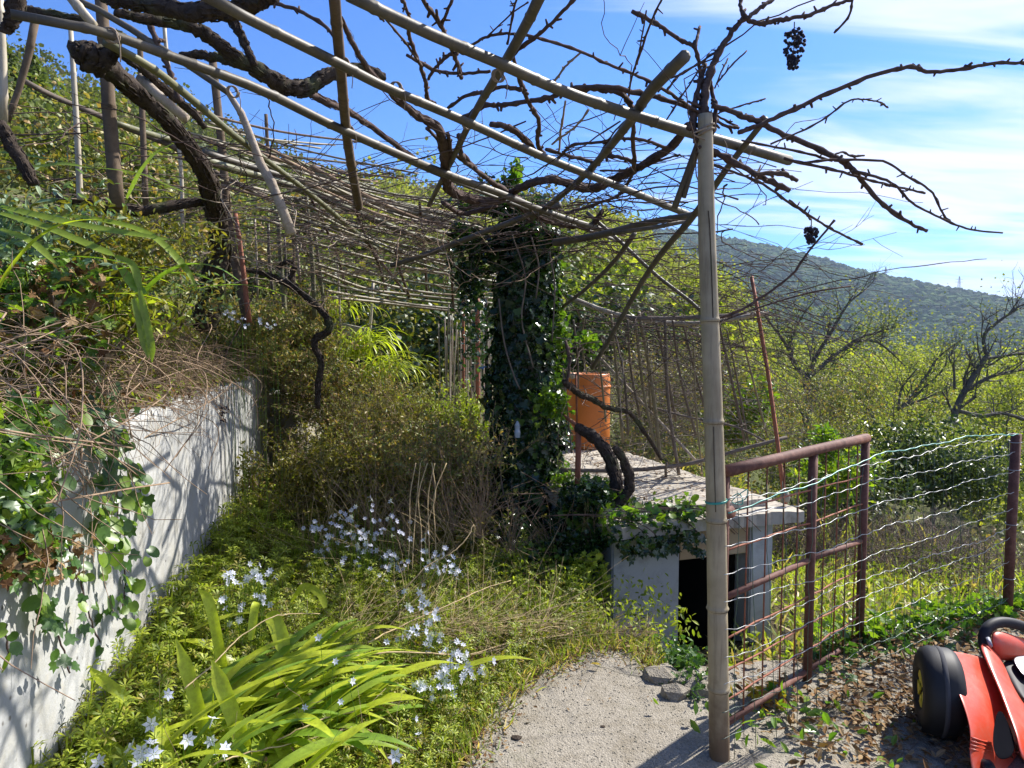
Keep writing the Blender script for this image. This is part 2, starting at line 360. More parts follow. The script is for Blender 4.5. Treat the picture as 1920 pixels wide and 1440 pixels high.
def concrete(name, c1, c2, c3, sc_=1.0, aggregate=False, streak=False):
    s = NT(name); big = s.noise(1.6*sc_, 5, .6); mid = s.noise(9*sc_, 8, .7); fine = s.noise(70*sc_, 6, .7)
    col = s.ramp(big, [(.35, c1), (.65, c2)]); col = s.mix(s.ramp(mid, [(.5, (0, 0, 0)), (.72, (.8, .8, .8))]), col, c3)
    h = s.mix(.5, mid, fine)
    if streak:
        st = s.noise(1.0, 6, .65, vec=s.map((5, 5, .55)))
        col = s.mix(s.ramp(st, [(.50, (0, 0, 0)), (.74, (.75, .75, .75))]), col, (.27, .25, .19))
        st2 = s.noise(1.0, 4, .6, vec=s.map((11, 11, 1.1)))
        col = s.mix(s.ramp(st2, [(.66, (0, 0, 0)), (.80, (.7, .7, .7))]), col, (.18, .17, .14))
        vo = s.n('ShaderNodeTexVoronoi'); vo.inputs['Scale'].default_value = 13; s.l(s.obj(), vo.inputs['Vector'])
        pit = s.ramp(vo.outputs['Distance'], [(.05, (1, 1, 1)), (.12, (0, 0, 0))]); col = s.mix(pit, col, (.09, .08, .07))
        col = s.mix(s.ramp(fine, [(.35, (.45, .45, .45)), (.6, (0, 0, 0))]), col, (.30, .30, .28))
    if aggregate:
        vo = s.n('ShaderNodeTexVoronoi'); vo.inputs['Scale'].default_value = 115; s.l(s.obj(), vo.inputs['Vector'])
        ag = s.ramp(vo.outputs['Distance'], [(.15, (1, 1, 1)), (.55, (0, 0, 0))])
        w = s.n('ShaderNodeTexWhiteNoise'); s.l(vo.outputs['Position'], w.inputs['Vector'])
        col = s.mix(.75, s.ramp(vo.outputs['Distance'], [(.2, tuple(x*1.35 for x in c1)), (.62, tuple(x*.6 for x in c1))]), s.mix(.5, s.ramp(w.outputs['Value'], [(0, tuple(x*.6 for x in c2)), (1, tuple(x*1.4 for x in c2))]), col))
        h = s.mix(.75, h, ag)
        col = s.mix(s.ramp(mid, [(.45, (0, 0, 0)), (.65, (.55, .55, .55))]), col, c3)
        wv = s.n('ShaderNodeVectorMath', operation='ADD'); nn = s.n('ShaderNodeTexNoise'); nn.inputs['Scale'].default_value = 5; s.l(s.obj(), nn.inputs['Vector']); s.l(s.obj(), wv.inputs[0])
        sm = s.n('ShaderNodeVectorMath', operation='SCALE'); sm.inputs[3].default_value = .12; s.l(nn.outputs['Color'], sm.inputs[0]); s.l(sm.outputs[0], wv.inputs[1])
        ve = s.n('ShaderNodeTexVoronoi', feature='DISTANCE_TO_EDGE'); ve.inputs['Scale'].default_value = .9; s.l(wv.outputs[0], ve.inputs['Vector'])
        ck = s.ramp(ve.outputs['Distance'], [(.0, (1, 1, 1)), (.006, (0, 0, 0))]); col = s.mix(ck, col, (.10, .09, .07))
        ms = s.noise(2.6, 7, .7); col = s.mix(s.ramp(ms, [(.56, (0, 0, 0)), (.7, (.65, .65, .65))]), col, (.14, .135, .085))
    s.pr(col, .92, .15, h, .5 if aggregate else .55, .008 if aggregate else .008); return s.m
M['wall'] = concrete('old_whitewash', (.33, .335, .33), (.44, .44, .425), (.37, .345, .28), 1.2, streak=True)
M['slab'] = concrete('exposed_aggregate_concrete', (.235, .21, .17), (.30, .27, .22), (.17, .145, .105), 1.0, aggregate=True)
M['roofslab'] = concrete('roof_concrete', (.36, .32, .26), (.46, .42, .35), (.24, .20, .15))
M['shedwall'] = concrete('grey_plaster', (.34, .36, .37), (.44, .46, .46), (.24, .24, .23))
M['stone'] = concrete('stone', (.22, .20, .16), (.33, .30, .24), (.15, .14, .10))
def ground_mat():
    s = NT('soil'); v = s.noise(2.2, 6); f = s.noise(28, 8, .75)
    col = s.ramp(v, [(.35, (.045, .035, .022)), (.55, (.075, .06, .035)), (.7, (.06, .075, .025))])
    col = s.mix(s.ramp(f, [(.4, (0, 0, 0)), (.7, (.8, .8, .8))]), col, (.14, .105, .065)); s.pr(col, .95, .1, f, .8, .03); return s.m
M['lintel'] = concrete('tan_lintel', (.36, .27, .17), (.44, .34, .22), (.28, .2, .13)); M['inner_shade'] = flat_mat('dark_inside', (.03, .028, .025), .95, .05)  # last one: near-black colour painting the shade inside the shed
M['soil'] = ground_mat(); M['node'] = bark_mat('bamboo_node', (.05, .035, .025), (.13, .10, .07), 60, .3)
def hill_mat():
    s = NT('hill_floor'); v = s.noise(.08, 8, .7); col = s.ramp(v, [(.35, (.055, .065, .028)), (.55, (.085, .095, .035)), (.7, (.10, .09, .055))])
    s.pr(col, .95, .05, s.noise(.9, 6), .8, .6); return s.m
M['hill'] = hill_mat()
# ------------------------------------------------------------------ terrain
def edgeY(x): return np.interp(x, [.62, .88, 1.34, 1.72, 2.0, 2.8, 5, 14], [3.5, 3.08, 3.22, 3.39, 3.5, 3.8, 4.6, 7.5])
def vn(x, y, s, k=0): 
    return np.sin(x*s*1.7+k+1.3*np.sin(y*s*.9+k))*.5+np.sin(y*s*1.3+2.1*k+1.1*np.sin(x*s*1.1))*.5
def gz(x, y):
    x = np.asarray(x, float); y = np.asarray(y, float)
    z = .03*vn(x, y, 2.0)+.015*vn(x, y, 6.0, 1)
    # terrace behind the retaining wall
    w = np.where(y < 6.4, .12, .12+(y-6.4)*.9).clip(.12, 2.5)
    a = sstep(.09, 1.0, (xw(y)-.035-x)/w)
    up = 1.2+.33*np.maximum(0, xw(y)-x)+.06*vn(x, y, 1.5, 2)
    z = z*(1-a)+up*a
    # drop beyond the walkway's edge
    b = sstep(0, .12, y-edgeY(x))*sstep(.0, .25, x-(.42-.30*np.clip(y-4.2, 0, 4)))
    low = -.52-.045*np.maximum(0, y-4)-.10*np.maximum(0, x-2.2)-.30*np.maximum(0, y-9)-.12*np.maximum(0, x-5)+.05*vn(x, y, 1.4, 3)
    z = z*(1-b)+low*b
    du, dv = (x-1.93)*.95+(y-4.70)*.312, -(x-1.93)*.312+(y-4.70)*.95
    z = np.where((du > -1.52) & (du < -.10) & (dv > .16) & (dv < 3.1), -1.4, z)
    z = z-np.maximum(0, y-9)*.10*(1-a)*(1-b)
    return z
K_PX = [-3000, -1500, -400, 0, 180, 300, 400, 500, 640, 780, 1000, 1150, 1300, 1400, 1500, 1700, 1920, 3000, 6000]
K_E1 = [.30, .40, .40, .365, .325, .30, .275, .245, .205, .19, .175, .150, .06, -.02, -.06, -.075, -.09, -.10, -.10]
K_D1 = [130, 130, 130, 140, 160, 180, 200, 220, 250, 270, 280, 240, 160, 110, 95, 95, 95, 95, 95]
F_PX = [-3000, 600, 900, 1100, 1290, 1400, 1500, 1600, 1700, 1800, 1920, 2300, 3000, 6000]
F_E2 = [.0, .10, .135, .160, .155, .138, .122, .100, .084, .068, .053, .025, .0, -.01]
D2 = 1250.
def pz(r, az):
    """height of the far land at depth-like distance r and azimuth az"""
    c = np.maximum(np.cos(az), .25); px = 960+1300*np.tan(np.clip(az, -1.3, 1.3)); px = np.where(np.cos(az) < .2, np.where(az > 0, 6000, -3000), px)
    dep = r*c
    D1 = np.interp(px, K_PX, K_D1); z1 = CAMH+np.interp(px, K_PX, K_E1)*D1*c
    x0, y0 = 11*np.sin(az), 11*np.cos(az); zb = np.clip(gz(x0, y0), -3.5, 3.5)
    t = np.clip((r-11)/(D1-11), 0, 1)
    near = zb+(z1-zb)*t**np.where(z1 > zb, .95, .6)+np.where(z1 < 0, -4*np.sin(np.pi*t), 0)
    after = z1-(r-D1)*.35
    after = np.maximum(after, -70)
    z2 = CAMH+np.interp(px, F_PX, F_E2)*D2*c
    far = -70+(z2+70)*np.clip((r-450)/(D2-450), 0, 1)**.9
    far = np.where(r > D2, z2-(r-D2)*.1, far)+18*vn(r*.004+az*4, az*9, 1.3)*sstep(450, 800, r)*(1-sstep(900, D2, r))
    z = np.where(r < D1, near, np.maximum(after, far))
    return z+np.minimum(1.5, r*.01)*vn(r*np.sin(az), r*np.cos(az), .05, 1)*sstep(11, 40, r)
# near ground
gx = np.r_[np.arange(-13.05, -3.2, .15), np.arange(-3.2, .2, .06), np.arange(.2, 13.06, .15)]; gy = np.arange(-3, 12.5, .10)
X, Y = np.meshgrid(gx, gy); Z = gz(X, Y)
rr_ = np.hypot(X, Y); far_ = pz(np.maximum(rr_, 11.01), np.arctan2(X, Y)); bl = sstep(9.5, 11.5, rr_)
Z = Z*(1-bl)+(far_-.02)*bl-.25*sstep(11.5, 13, rr_)
nx, ny = len(gx), len(gy); I = (np.arange(ny-1)[:, None]*nx+np.arange(nx-1)[None]).ravel()
props(put('ground', mesh_np('ground', np.stack([X, Y, Z], -1).reshape(-1, 3), [np.stack([I, I+1, I+nx+1, I+nx], -1)]), M['soil']), kind='structure')
def gnd(x, y):
    r = np.hypot(x, y); 
    a = gz(x, y); b = pz(np.maximum(r, 11.01), np.arctan2(x, y)); k = sstep(9.5, 11.5, r); return a*(1-k)+b*k
# hills: polar sheet to the horizon
rs = np.concatenate([np.linspace(11, 40, 25), np.linspace(42, 300, 70), np.linspace(310, 1700, 70), [2200, 3000]])
az = np.linspace(-math.pi, math.pi, 361)
RR, AZ = np.meshgrid(rs, az); ZZ = pz(RR, AZ)
na, nr = RR.shape; I = (np.arange(na-1)[:, None]*nr+np.arange(nr-1)[None]).ravel()
props(put('hills', mesh_np('hills', np.stack([RR*np.sin(AZ), RR*np.cos(AZ), ZZ], -1).reshape(-1, 3), [np.stack([I, I+1, I+nr+1, I+nr], -1)]), M['hill']), kind='structure')

# woods that read as one mass
def ico_lump():
    import bmesh
    bm = bmesh.new(); bmesh.ops.create_icosphere(bm, subdivisions=1, radius=1)
    V = np.array([v.co[:] for v in bm.verts]); F = np.array([[v.index for v in f.verts] for f in bm.faces]); bm.free(); return V, F
LV, LF = ico_lump()
def lumps(n, rmin, rmax, pxr, size, name, mat, keep=None):
    r = np.sqrt(rng.uniform(rmin**2, rmax**2, n)); px = rng.uniform(pxr[0], pxr[1], n); a = np.arctan((px-960)/1300)
    z = pz(r, a); x, y = r*np.sin(a), r*np.cos(a)
    s = rng.uniform(*size, n)
    mb = MB(); J = 1+rng.normal(0, .22, (n, len(LV)))
    V = LV[None]*J[..., None]*s[:, None, None]*np.array([1, 1, .8])+np.stack([x, y, z+s*.5], -1)[:, None]
    mb.add(V.reshape(-1, 3), (LF[None]+(np.arange(n)*len(LV))[:, None, None]).reshape(-1, 3))
    o = mb.build(name, mat, smooth=False); props(o, kind='stuff'); return o
lumps(16000, 420, 1290, (900, 2250), (2.5, 6.5), 'far_mountain_woods', M['wood2'])
def crowns(name, r, px, h, mat, per=70, leaf=.0032, twig=0, zoff=.0):
    n = len(r); a = np.arctan((px-960)/1300); z = gnd(r*np.sin(a), r*np.cos(a)) ; c = np.stack([r*np.sin(a), r*np.cos(a), z+h*.55+zoff], -1)
    mb = MB()
    u = rng.normal(size=(n, per, 3)); u /= np.linalg.norm(u, axis=-1)[..., None]; u *= rng.uniform(.35, 1, (n, per, 1))**.5
    cl = rng.normal(size=(n, 6, 3))*.45; idx = rng.integers(0, 6, (n, per)); u = u*.55+np.take_along_axis(cl, idx[..., None].repeat(3, -1), 1)
    P = c[:, None]+u*(h*.5)[:, None, None]*np.array([.95, .95, .85])
    P = P.reshape(-1, 3); s = np.repeat(np.maximum(.16, leaf*r), per)*rng.uniform(.6, 1.5, n*per)
    scat(mb, CARD, P, rrot(n*per, 1.4), s)
    o = mb.build(name, mat, smooth=False); props(o, kind='stuff'); return o
def ring(n, r0, r1, p0, p1): return np.sqrt(rng.uniform(r0**2, r1**2, n)), rng.uniform(p0, p1, n)
r, p = ring(1500, 60, 285, -250, 1380); crowns('hillside_woods', r, p, rng.uniform(3, 6.5, len(r)), M['wood1'], 60, .0042)
r, p = ring(330, 28, 100, 600, 1300); crowns('hillside_green_woods', r, p, rng.uniform(3, 5, len(r)), M['spring2'], 120, .005)
r, p = ring(520, 34, 150, 1280, 2150); crowns('valley_spring_woods', r, p, np.clip(r*.075, 2.5, 6.5)*rng.uniform(.8, 1.1, len(r)), M['spring2'], 170, .0034)
r, p = ring(170, 34, 110, 1280, 2150); crowns('valley_bright_woods', r, p, np.clip(r*.065, 2.5, 6)*rng.uniform(.8, 1.1, len(r)), M['spring'], 150, .0034)
r, p = ring(420, 20, 60, -250, 700); crowns('scrub_on_left_slope', r, p, rng.uniform(.9, 2.0, len(r)), M['wood1'], 170, .0036)
def flatwood():
    # pylons on the skyline
    for i, (px, py) in enumerate([(1660, 522), (1798, 540)]):
        D = 1240.; b = PY(px, py+8, D); mb = MB(); h = 28
        for sx in (-1, 1):
            for sy in (-1, 1): mb.tube([b+[sx*3, sy*3, -6], b+[sx*.4, sy*.4, h]], .35, 4)
        for zz in (18, 23): mb.tube([b+[-7, 0, zz], b+[7, 0, zz]], .3, 4)
        o = mb.build('power_pylon', M['trunk'])
        props(o, 'tiny lattice pylon on the mountain ridge, '+('left one of the two' if i == 0 else 'right one, nearer the frame edge'), 'pylon', 'pylons on the far ridge')
flatwood()
# ------------------------------------------------------------------ walkway, wall, shed, tank
import bmesh
def prism(name, poly, z0, z1, mat, parent=None, jit=0):
    bm = bmesh.new(); top = [bm.verts.new((x, y, z1)) for x, y in poly]; bot = [bm.verts.new((x, y, z0)) for x, y in poly]
    n = len(poly); bm.faces.new(top); bm.faces.new(bot[::-1])
    for i in range(n): bm.faces.new((top[i], bot[i], bot[(i+1) % n], top[(i+1) % n]))
    bmesh.ops.recalc_face_normals(bm, faces=bm.faces)
    bmesh.ops.bevel(bm, geom=[e for e in bm.edges if all(v.co.z > z1-.001 for v in e.verts)], offset=.012, segments=2, affect='EDGES')
    bmesh.ops.triangulate(bm, faces=[f for f in bm.faces if len(f.verts) > 4])
    me = bpy.data.meshes.new(name); bm.to_mesh(me); bm.free(); return put(name, me, mat, parent)
edge = [PZ(px, py, .05)[:2] for px, py in [(868, 1440), (885, 1385), (905, 1345), (950, 1300), (1002, 1262), (1062, 1236), (1120, 1213), (1165, 1212), (1192, 1222), (1216, 1248), (1236, 1262)]]
P = np.array(edge); k_ = np.linspace(0, len(P)-1, 55); P = np.stack([np.interp(k_, range(len(P)), P[:, i]) for i in (0, 1)], -1); P += rng.normal(0, .009, P.shape)
right = [(x, float(edgeY(x))-.0+rng.normal(0, .012)) for x in np.arange(.84, 7, .11)]
poly = [(-.30, .3)]+[tuple(p) for p in P]+right+[(7, .3)]
props(prism('concrete_path', poly, -.75, .05, M['slab']), kind='structure')

# retaining wall: thick, with an uneven face
t = empty('retaining_wall', (xw(3)-.1, 3, 0), 'old whitewashed retaining wall streaked with vine shadows, below the terrace', 'wall')
ys = np.arange(-.6, 6.46, .06); zs = np.arange(-.15, 1.27, .06)
YY, Z2 = np.meshgrid(ys, zs); dx = .010*vn(YY, Z2, 3.1)+.006*vn(YY, Z2, 11, 1); ztop = np.where(Z2 > 1.2, .02*vn(YY, YY*0, 5), 0)
F0 = np.stack([xw(YY)+dx, YY, Z2+ztop], -1).reshape(-1, 3); B0 = np.stack([xw(YY)-.24+0*dx, YY, Z2+ztop], -1).reshape(-1, 3)
a_, b_ = YY.shape; I = (np.arange(a_-1)[:, None]*b_+np.arange(b_-1)[None]).ravel(); q = np.stack([I, I+1, I+b_+1, I+b_], -1); o_ = a_*b_
topi = (a_-1)*b_+np.arange(b_-1); tq = np.stack([topi, topi+1, topi+1+o_, topi+o_], -1)
ei = np.arange(a_-1)*b_+b_-1; eq = np.stack([ei, ei+o_, ei+b_+o_, ei+b_], -1)
mb = MB(); mb.add(np.concatenate([F0, B0]), [q, q[:, ::-1]+o_, tq, eq]); mb.build('wall_face', M['wall'], t)
mb = MB(); c = PW(476, 720); mb.box((xw(6.53)-.13, 6.56, .66), (.30, .17, 1.36), (1, 0, 0), (-.2, 1, 0)); mb.build('end_pier', M['stone'], t, smooth=False)
t2 = empty('low_wall', (-2.0, 8.2, 0), 'dark mossy wall stub behind the brown bushes, past the white wall end', 'wall')
mb = MB(); mb.box((-2.42, 7.75, .45), (.3, 2.0, 1.15), (1, .15, 0), (-.15, 1, 0)); mb.build('wall_face', M['stone'], t2, smooth=False)

# shed
ex = np.array([.95, .312, 0]); ex /= np.linalg.norm(ex); ey = np.array([-ex[1], ex[0], 0]); Bc = np.array([1.93, 4.70, 0])
def S(u, v, z): return Bc+ex*u+ey*v+np.array([0, 0, z])      # u along the front (0 = right corner), v backwards
shed = empty('small_shed', tuple(S(-.9, 1.6, -1)), 'low grey masonry shed with flat concrete roof and dark doorway below the path', 'shed')
def sbox(name, u0, u1, v0, v1, z0, z1, mat, parent=shed, bev=.01):
    mb = MB(); c = S((u0+u1)/2, (v0+v1)/2, (z0+z1)/2); mb.box(c, (u1-u0, v1-v0, z1-z0), ex, ey)
    o = mb.build(name, mat, parent, smooth=False)
    bm = bmesh.new(); bm.from_mesh(o.data); bmesh.ops.bevel(bm, geom=list(bm.edges), offset=bev, segments=2, affect='EDGES'); bm.to_mesh(o.data); bm.free(); return o
def slab(name, u0, u1, v0, v1, z0, z1):
    u = np.linspace(u0, u1, 40); v = np.linspace(v0, v1, 60); U, Vv = np.meshgrid(u, v)
    top = np.array([S(a, b, z1) for a, b in zip(U.ravel(), Vv.ravel())]); top[:, 2] += .008*vn(top[:, 0], top[:, 1], 9)
    per = [i for i in range(40)]+[39+40*k for k in range(1, 60)]+[40*59+38-i for i in range(39)]+[40*(58-k) for k in range(58)]
    for i in per: top[i, :2] += rng.normal(0, .007, 2)
    bot = top[per].copy(); bot[:, 2] = z0
    I = (np.arange(59)[:, None]*40+np.arange(39)[None]).ravel(); q = np.stack([I, I+1, I+41, I+40], -1)
    n0 = len(top); m = len(per); s_ = np.array([[per[(k+1) % m], per[k], n0+k, n0+(k+1) % m] for k in range(m)])
    mb = MB(); mb.add(np.concatenate([top, bot, [S((u0+u1)/2, (v0+v1)/2, z0)]]), [q, s_, np.array([[n0+(k+1) % m, n0+k, n0+m] for k in range(m)])])
    return mb.build(name, M['roofslab'], shed, smooth=False)
slab('roof_slab', -1.40, .04, -.06, 3.45, .325, .405)
slab('roof_screed', -1.37, -.10, .12, 3.35, .407, .455)
def u_at(px, v=.06):                              # u where the front line is seen at column px
    k = (px-960)/1300; p = S(0, v, 0); return (k*p[1]-p[0])/(ex[0]-k*ex[1])
ua, ub, uc, ud = -1.34, u_at(1280), u_at(1413), u_at(1456)
sbox('wall', ua, ub, .06, .24, -1.1, .323, M['shedwall'])
sbox('lintel', ub+.002, uc-.002, .075, .24, .10, .323, M['lintel'])
sbox('pillar', uc, ud, .05, .22, -1.1, .322, M['shedwall'])
sbox('wall', ua, ua+.18, .242, 3.2, -1.1, .323, M['shedwall'])
sbox('wall', ud-.15, ud-.01, .222, 2.99, -1.1, .323, M['shedwall'])
sbox('wall', ua+.182, ud-.152, 3.0, 3.2, -1.1, .323, M['shedwall'])
sbox('shade_lining', ud-.17, ud-.153, .26, 2.98, -1.1, .31, M['inner_shade'], bev=.002)  # dark panels added over the inner walls to paint the doorway's shade
sbox('shade_lining', ua+.183, ud-.175, 2.97, 2.985, -1.1, .31, M['inner_shade'], bev=.002)
sbox('floor', ua, ud, .0, 3.1, -1.2, -1.12, M['inner_shade'])

# orange tank
def lathe(mb, c, prof, n=40):
    a = np.arange(n)*2*np.pi/n; V = np.concatenate([np.stack([c[0]+r*np.cos(a), c[1]+r*np.sin(a), np.full(n, c[2]+z)], -1) for r, z in prof])
    i = np.arange(len(prof)-1)[:, None]*n; j = np.arange(n)[None]; k = (j+1) % n
    mb.add(V, np.stack([i+j, i+k, i+n+k, i+n+j], -1).reshape(-1, 4))
M['orange'] = flat_mat('orange_plastic', (.56, .17, .035), .45, .4, .10)
tk = (.79, 7.15, .455); tank = empty('water_tank', tk, 'upright orange plastic water drum standing at the back of the shed roof', 'tank')
mb = MB(); lathe(mb, tk, [(.0, .0), (.20, .0), (.222, .02), (.224, .25), (.222, .5), (.224, .70), (.218, .755), (.212, .765), (.205, .765), (.20, .75), (0, .745)]); mb.build('body', M['orange'], tank)
mb = MB(); lathe(mb, (tk[0], tk[1], tk[2]+.62), [(.2245, 0), (.232, .008), (.232, .02), (.2245, .028)]); mb.build('rim', M['orange'], tank)
mb = MB(); b = PY(1073, 705, 6.93); mb.tube([b, b+[0, .08, 0]], .022, 12); mb.tube([b+[0, -.03, -.0], b+[0, .0, 0]], .03, 12); mb.build('cap', M['bamboo_pale'], tank)
# small flat plank stack and steps beyond the ivy column
for i, (px, py) in enumerate([(884, 818), (888, 834)]):
    c = PY(px, py, 8.5-.3*i); mb = MB(); mb.box(c, (.36, .22, .06), (1, .1, 0))
    props(mb.build('stone_step', M['stone'], smooth=False), 'pale stone tread left of the ivy column, '+('upper' if i == 0 else 'lower')+' one', 'step', 'stone steps by the ivy column')
mb = MB(); mb.box(PY(664, 630, 8.2), (.32, .05, .24), (1, -.1, -.22), (0, 1, .1)); props(mb.build('concrete_block', M['stone'], smooth=False), 'grey concrete block lodged above the bright grassy tuft on the bank', 'block')

# ------------------------------------------------------------------ poles, posts, gate, fence
def bamboo(mb, P, r, node=.28, n=10, first=.1):
    P = np.asarray(P, float); P = cr(P, 6) if len(P) > 2 else P
    L = np.r_[0, np.cumsum(np.linalg.norm(np.diff(P, axis=0), axis=1))]; tot = L[-1]
    at = [0.]; nodes = np.arange(first, tot-.02, node)
    s = sorted(set(np.r_[np.linspace(0, tot, max(3, int(tot/.12))), nodes-.012, nodes-.003, nodes+.003, nodes+.012].clip(0, tot).round(4)))
    s = np.array(s); rr = np.interp(s, [0, tot], r if np.ndim(r) else [r, r]) if not np.ndim(r) or len(r) == 2 else np.interp(s, L, cr(np.array(r)[:, None], 6)[:, 0])
    for q in nodes: rr = rr*(1+.16*np.exp(-((s-q)/.0055)**2))
    Q = np.stack([np.interp(s, L, P[:, i]) for i in range(3)], -1)
    mb.tube(Q, rr, n)
    return mb
def TP(pts, z=None, d=None):
    """photo polyline -> world points; either on the level z (number or start/end pair) or at depth d"""
    n = len(pts); o = []
    for i, p in enumerate(pts):
        f = i/max(1, n-1)
        if z is not None: zz = z if np.isscalar(z) else z[0]*(1-f)+z[1]*f; o.append(PZ(p[0], p[1], zz))
        else: dd = d if np.isscalar(d) else np.interp(f, np.linspace(0, 1, len(d)), d); o.append(PY(p[0], p[1], dd))
    return np.array(o)
post = empty('bamboo_post', tuple(PY(1345, 1440, 2.42)), 'thick grey bamboo post with a long crack, standing beside the brown gate', 'post')
mb = MB(); P = TP([(1322, 215), (1325, 420), (1331, 600), (1338, 790), (1343, 975), (1347, 1275), (1350, 1480)], d=2.42)
rp = np.array([13, 15.5, 16.5, 17.5, 18.5, 19, 19.5])*2.42/1300
Pz = P[:, 2]; s_all = []
nodes_py = [600, 790, 975, 1140, 1290]
Ps = cr(np.c_[P, rp], 14); zn = [PY(1340, q, 2.42)[2] for q in nodes_py]
zz = np.array(sorted(set(np.r_[Ps[:, 3-1], sum([[q-.014, q-.005, q, q+.005, q+.014] for q in zn], [])]), reverse=True))
Q = np.stack([np.interp(-zz, -Ps[:, 2], Ps[:, i]) for i in range(2)]+[zz], -1); rr = np.interp(-zz, -Ps[:, 2], Ps[:, 3])
for q in zn: rr = rr*(1+.15*np.exp(-((zz-q)/.005)**2)-.06*np.exp(-((zz-q+.011)/.004)**2))
mb.tube(Q, rr, 20); mb.build('cane', M['bamboo_post'], post)
for q in zn:
    i_ = int(np.argmin(abs(Ps[:, 2]-q))); c_ = Ps[i_, :3]; mb = MB(); mb.tube([[c_[0], c_[1], q-.0075], [c_[0], c_[1], q-.0035]], Ps[i_, 3]*1.045, 20); mb.build('node_ring', M['node'], post)
mb = MB(); Pc = TP([(1328, 395), (1331, 430), (1334, 500), (1336, 560), (1337, 596)], d=2.42-.0315); mb.tube(cr(Pc, 5), .0016, 4); mb.build('crack', M['vine'], post)
mb = MB(); Pc = TP([(1338, 800), (1339, 860), (1342, 960)], d=2.42-.034); mb.tube(cr(Pc, 5), .0013, 4); mb.build('crack', M['vine'], post)
M['greenwire'] = flat_mat('green_plastic_wire', (.04, .30, .24), .4, .5)
def helixwrap(mb, c, r, turns, dz, rad, tilt=0):
    a = np.linspace(0, 2*np.pi*turns, int(22*turns)); mb.tube(np.stack([c[0]+r*np.cos(a), c[1]+r*np.sin(a), c[2]+dz*a/(2*np.pi*turns)+tilt*np.cos(a)], -1), rad, 5)
mb = MB(); helixwrap(mb, PY(1343, 942, 2.42), .0365, 2.2, .008, .0022, .004); mb.tube(cr(TP([(1360, 942), (1385, 925), (1392, 945), (1372, 940), (1400, 918), (1398, 935), (1380, 942)], d=2.4), 6), .002, 5)
props(mb.build('tie_wire', M['greenwire']), 'turquoise plastic wire knotted round the bamboo post at gate height', 'wire')
mb = MB(); helixwrap(mb, PY(1322, 255, 2.42), .028, 2, .03, .004, .01); mb.tube(cr(TP([(1322, 262), (1300, 252), (1308, 246), (1325, 240)], d=2.38), 6), .003, 5)
props(mb.build('twine_tie', M['vine_pale']), 'pale frayed tie lashing the cross pole to the bamboo post top', 'tie')

g0, g1 = np.array([.765, 2.47]), np.array([1.745, 3.39]); gd = g1-g0
def G(t, z): return np.array([*(g0+gd*t), z])
gate = empty('metal_gate', tuple(G(0, 0)), 'open brown tubular metal gate with wire mesh, hinged next to the bamboo post', 'gate')
mb = MB(); mb.tube([G(-.005, 1.083), G(.25, 1.081), G(.5, 1.08), G(.75, 1.078), G(1.0, 1.075)], .0225, 14); mb.build('top_rail', M['gate'], gate)
for t_, z0, z1, r in ((.006, .03, 1.062, .016), (.55, .04, 1.062, .0195), (.992, .02, 1.056, .02)):
    mb = MB(); mb.tube([G(t_, z0), G(t_, (z0+z1)/2), G(t_, z1)], r, 12); mb.build('stile', M['gate'], gate)
mb = MB(); mb.tube([G(.02, .615), G(.53, .60)], .0125, 8); mb.tube([G(.57, .60), G(.975, .565)], .0125, 8); mb.build('middle_rail', M['gate'], gate)
mb = MB(); mb.tube([G(.02, .13), G(.53, .10)], .012, 8); mb.tube([G(.57, .10), G(.975, .07)], .012, 8); mb.build('bottom_rail', M['gate'], gate)
mb = MB(); mb.tube([G(-.02, .93), G(.03, .93)], .026, 12); mb.build('hinge', M['gate'], gate)
for z in (.93, .79, .46, .33, .22):
    mb = MB(); P = np.array([G(t_, z-.04*t_+rng.normal(0, .003)) for t_ in np.linspace(.01, .99, 12)]); mb.tube(P, .0042, 5); mb.build('mesh_rod', M['rust_red'], gate)
for t_ in (.13, .24, .35, .45, .65, .75, .84, .92):
    mb = MB(); mb.tube([G(t_, .07), G(t_+rng.normal(0, .004), .5), G(t_, 1.06)], .0035, 5); mb.build('mesh_rod', M['rust'], gate)
# wire fence
f0, f1 = np.array([.735, 2.36]), np.array([2.705, 3.70]); fd = f1-f0
M['wire'] = flat_mat('galvanised_wire', (.30, .31, .30), .35, .6, .2); M['wiredark'] = flat_mat('green_coated_wire', (.035, .075, .05), .4, .5, .2)
fence = empty('wire_fence', (*f0, 0), 'sagging wavy wire fence strung from the bamboo post past the gate', 'fence')
def strand(mb, z0, z1, sag, r, amp, ph, off=0, t0=0., t1=1.):
    t_ = np.linspace(t0, t1, int(150*(t1-t0))+2); zig = np.abs(((t_*24+ph) % 1)-.5)*2-.5
    z = z0+(z1-z0)*t_+sag*np.sin(np.pi*t_)*-1+amp*zig+.007*np.sin(t_*17+ph*3)+.004*np.sin(t_*41+ph*9); o = .012*np.sin(t_*9+ph)+off
    P = np.stack([f0[0]+fd[0]*t_+o*.56, f0[1]+fd[1]*t_-o*.83, z], -1); mb.tube(P, r, 5)
zz = 1.0
for k in range(11):
    z = 1.03-.098*k; mb = MB(); strand(mb, z-(.03 if k == 0 else 0), z+.04*(1-k/10)+rng.normal(0, .01), rng.normal(.0, .012)-(.035 if k == 0 else 0), .0016 if k < 4 else .0013, .0065*rng.uniform(.7, 1.3), rng.random()); mb.build('strand', M['wire'] if k < 8 else M['wiredark'], fence)
mb = MB(); strand(mb, .955, 1.062, -.065, .0026, .004, .3, .01); mb.build('green_strand', M['greenwire'], fence)
mb = MB(); strand(mb, .02, .08, .01, .0024, .004, .6, .05, .0, .55); mb.build('green_strand', M['greenwire'], fence)
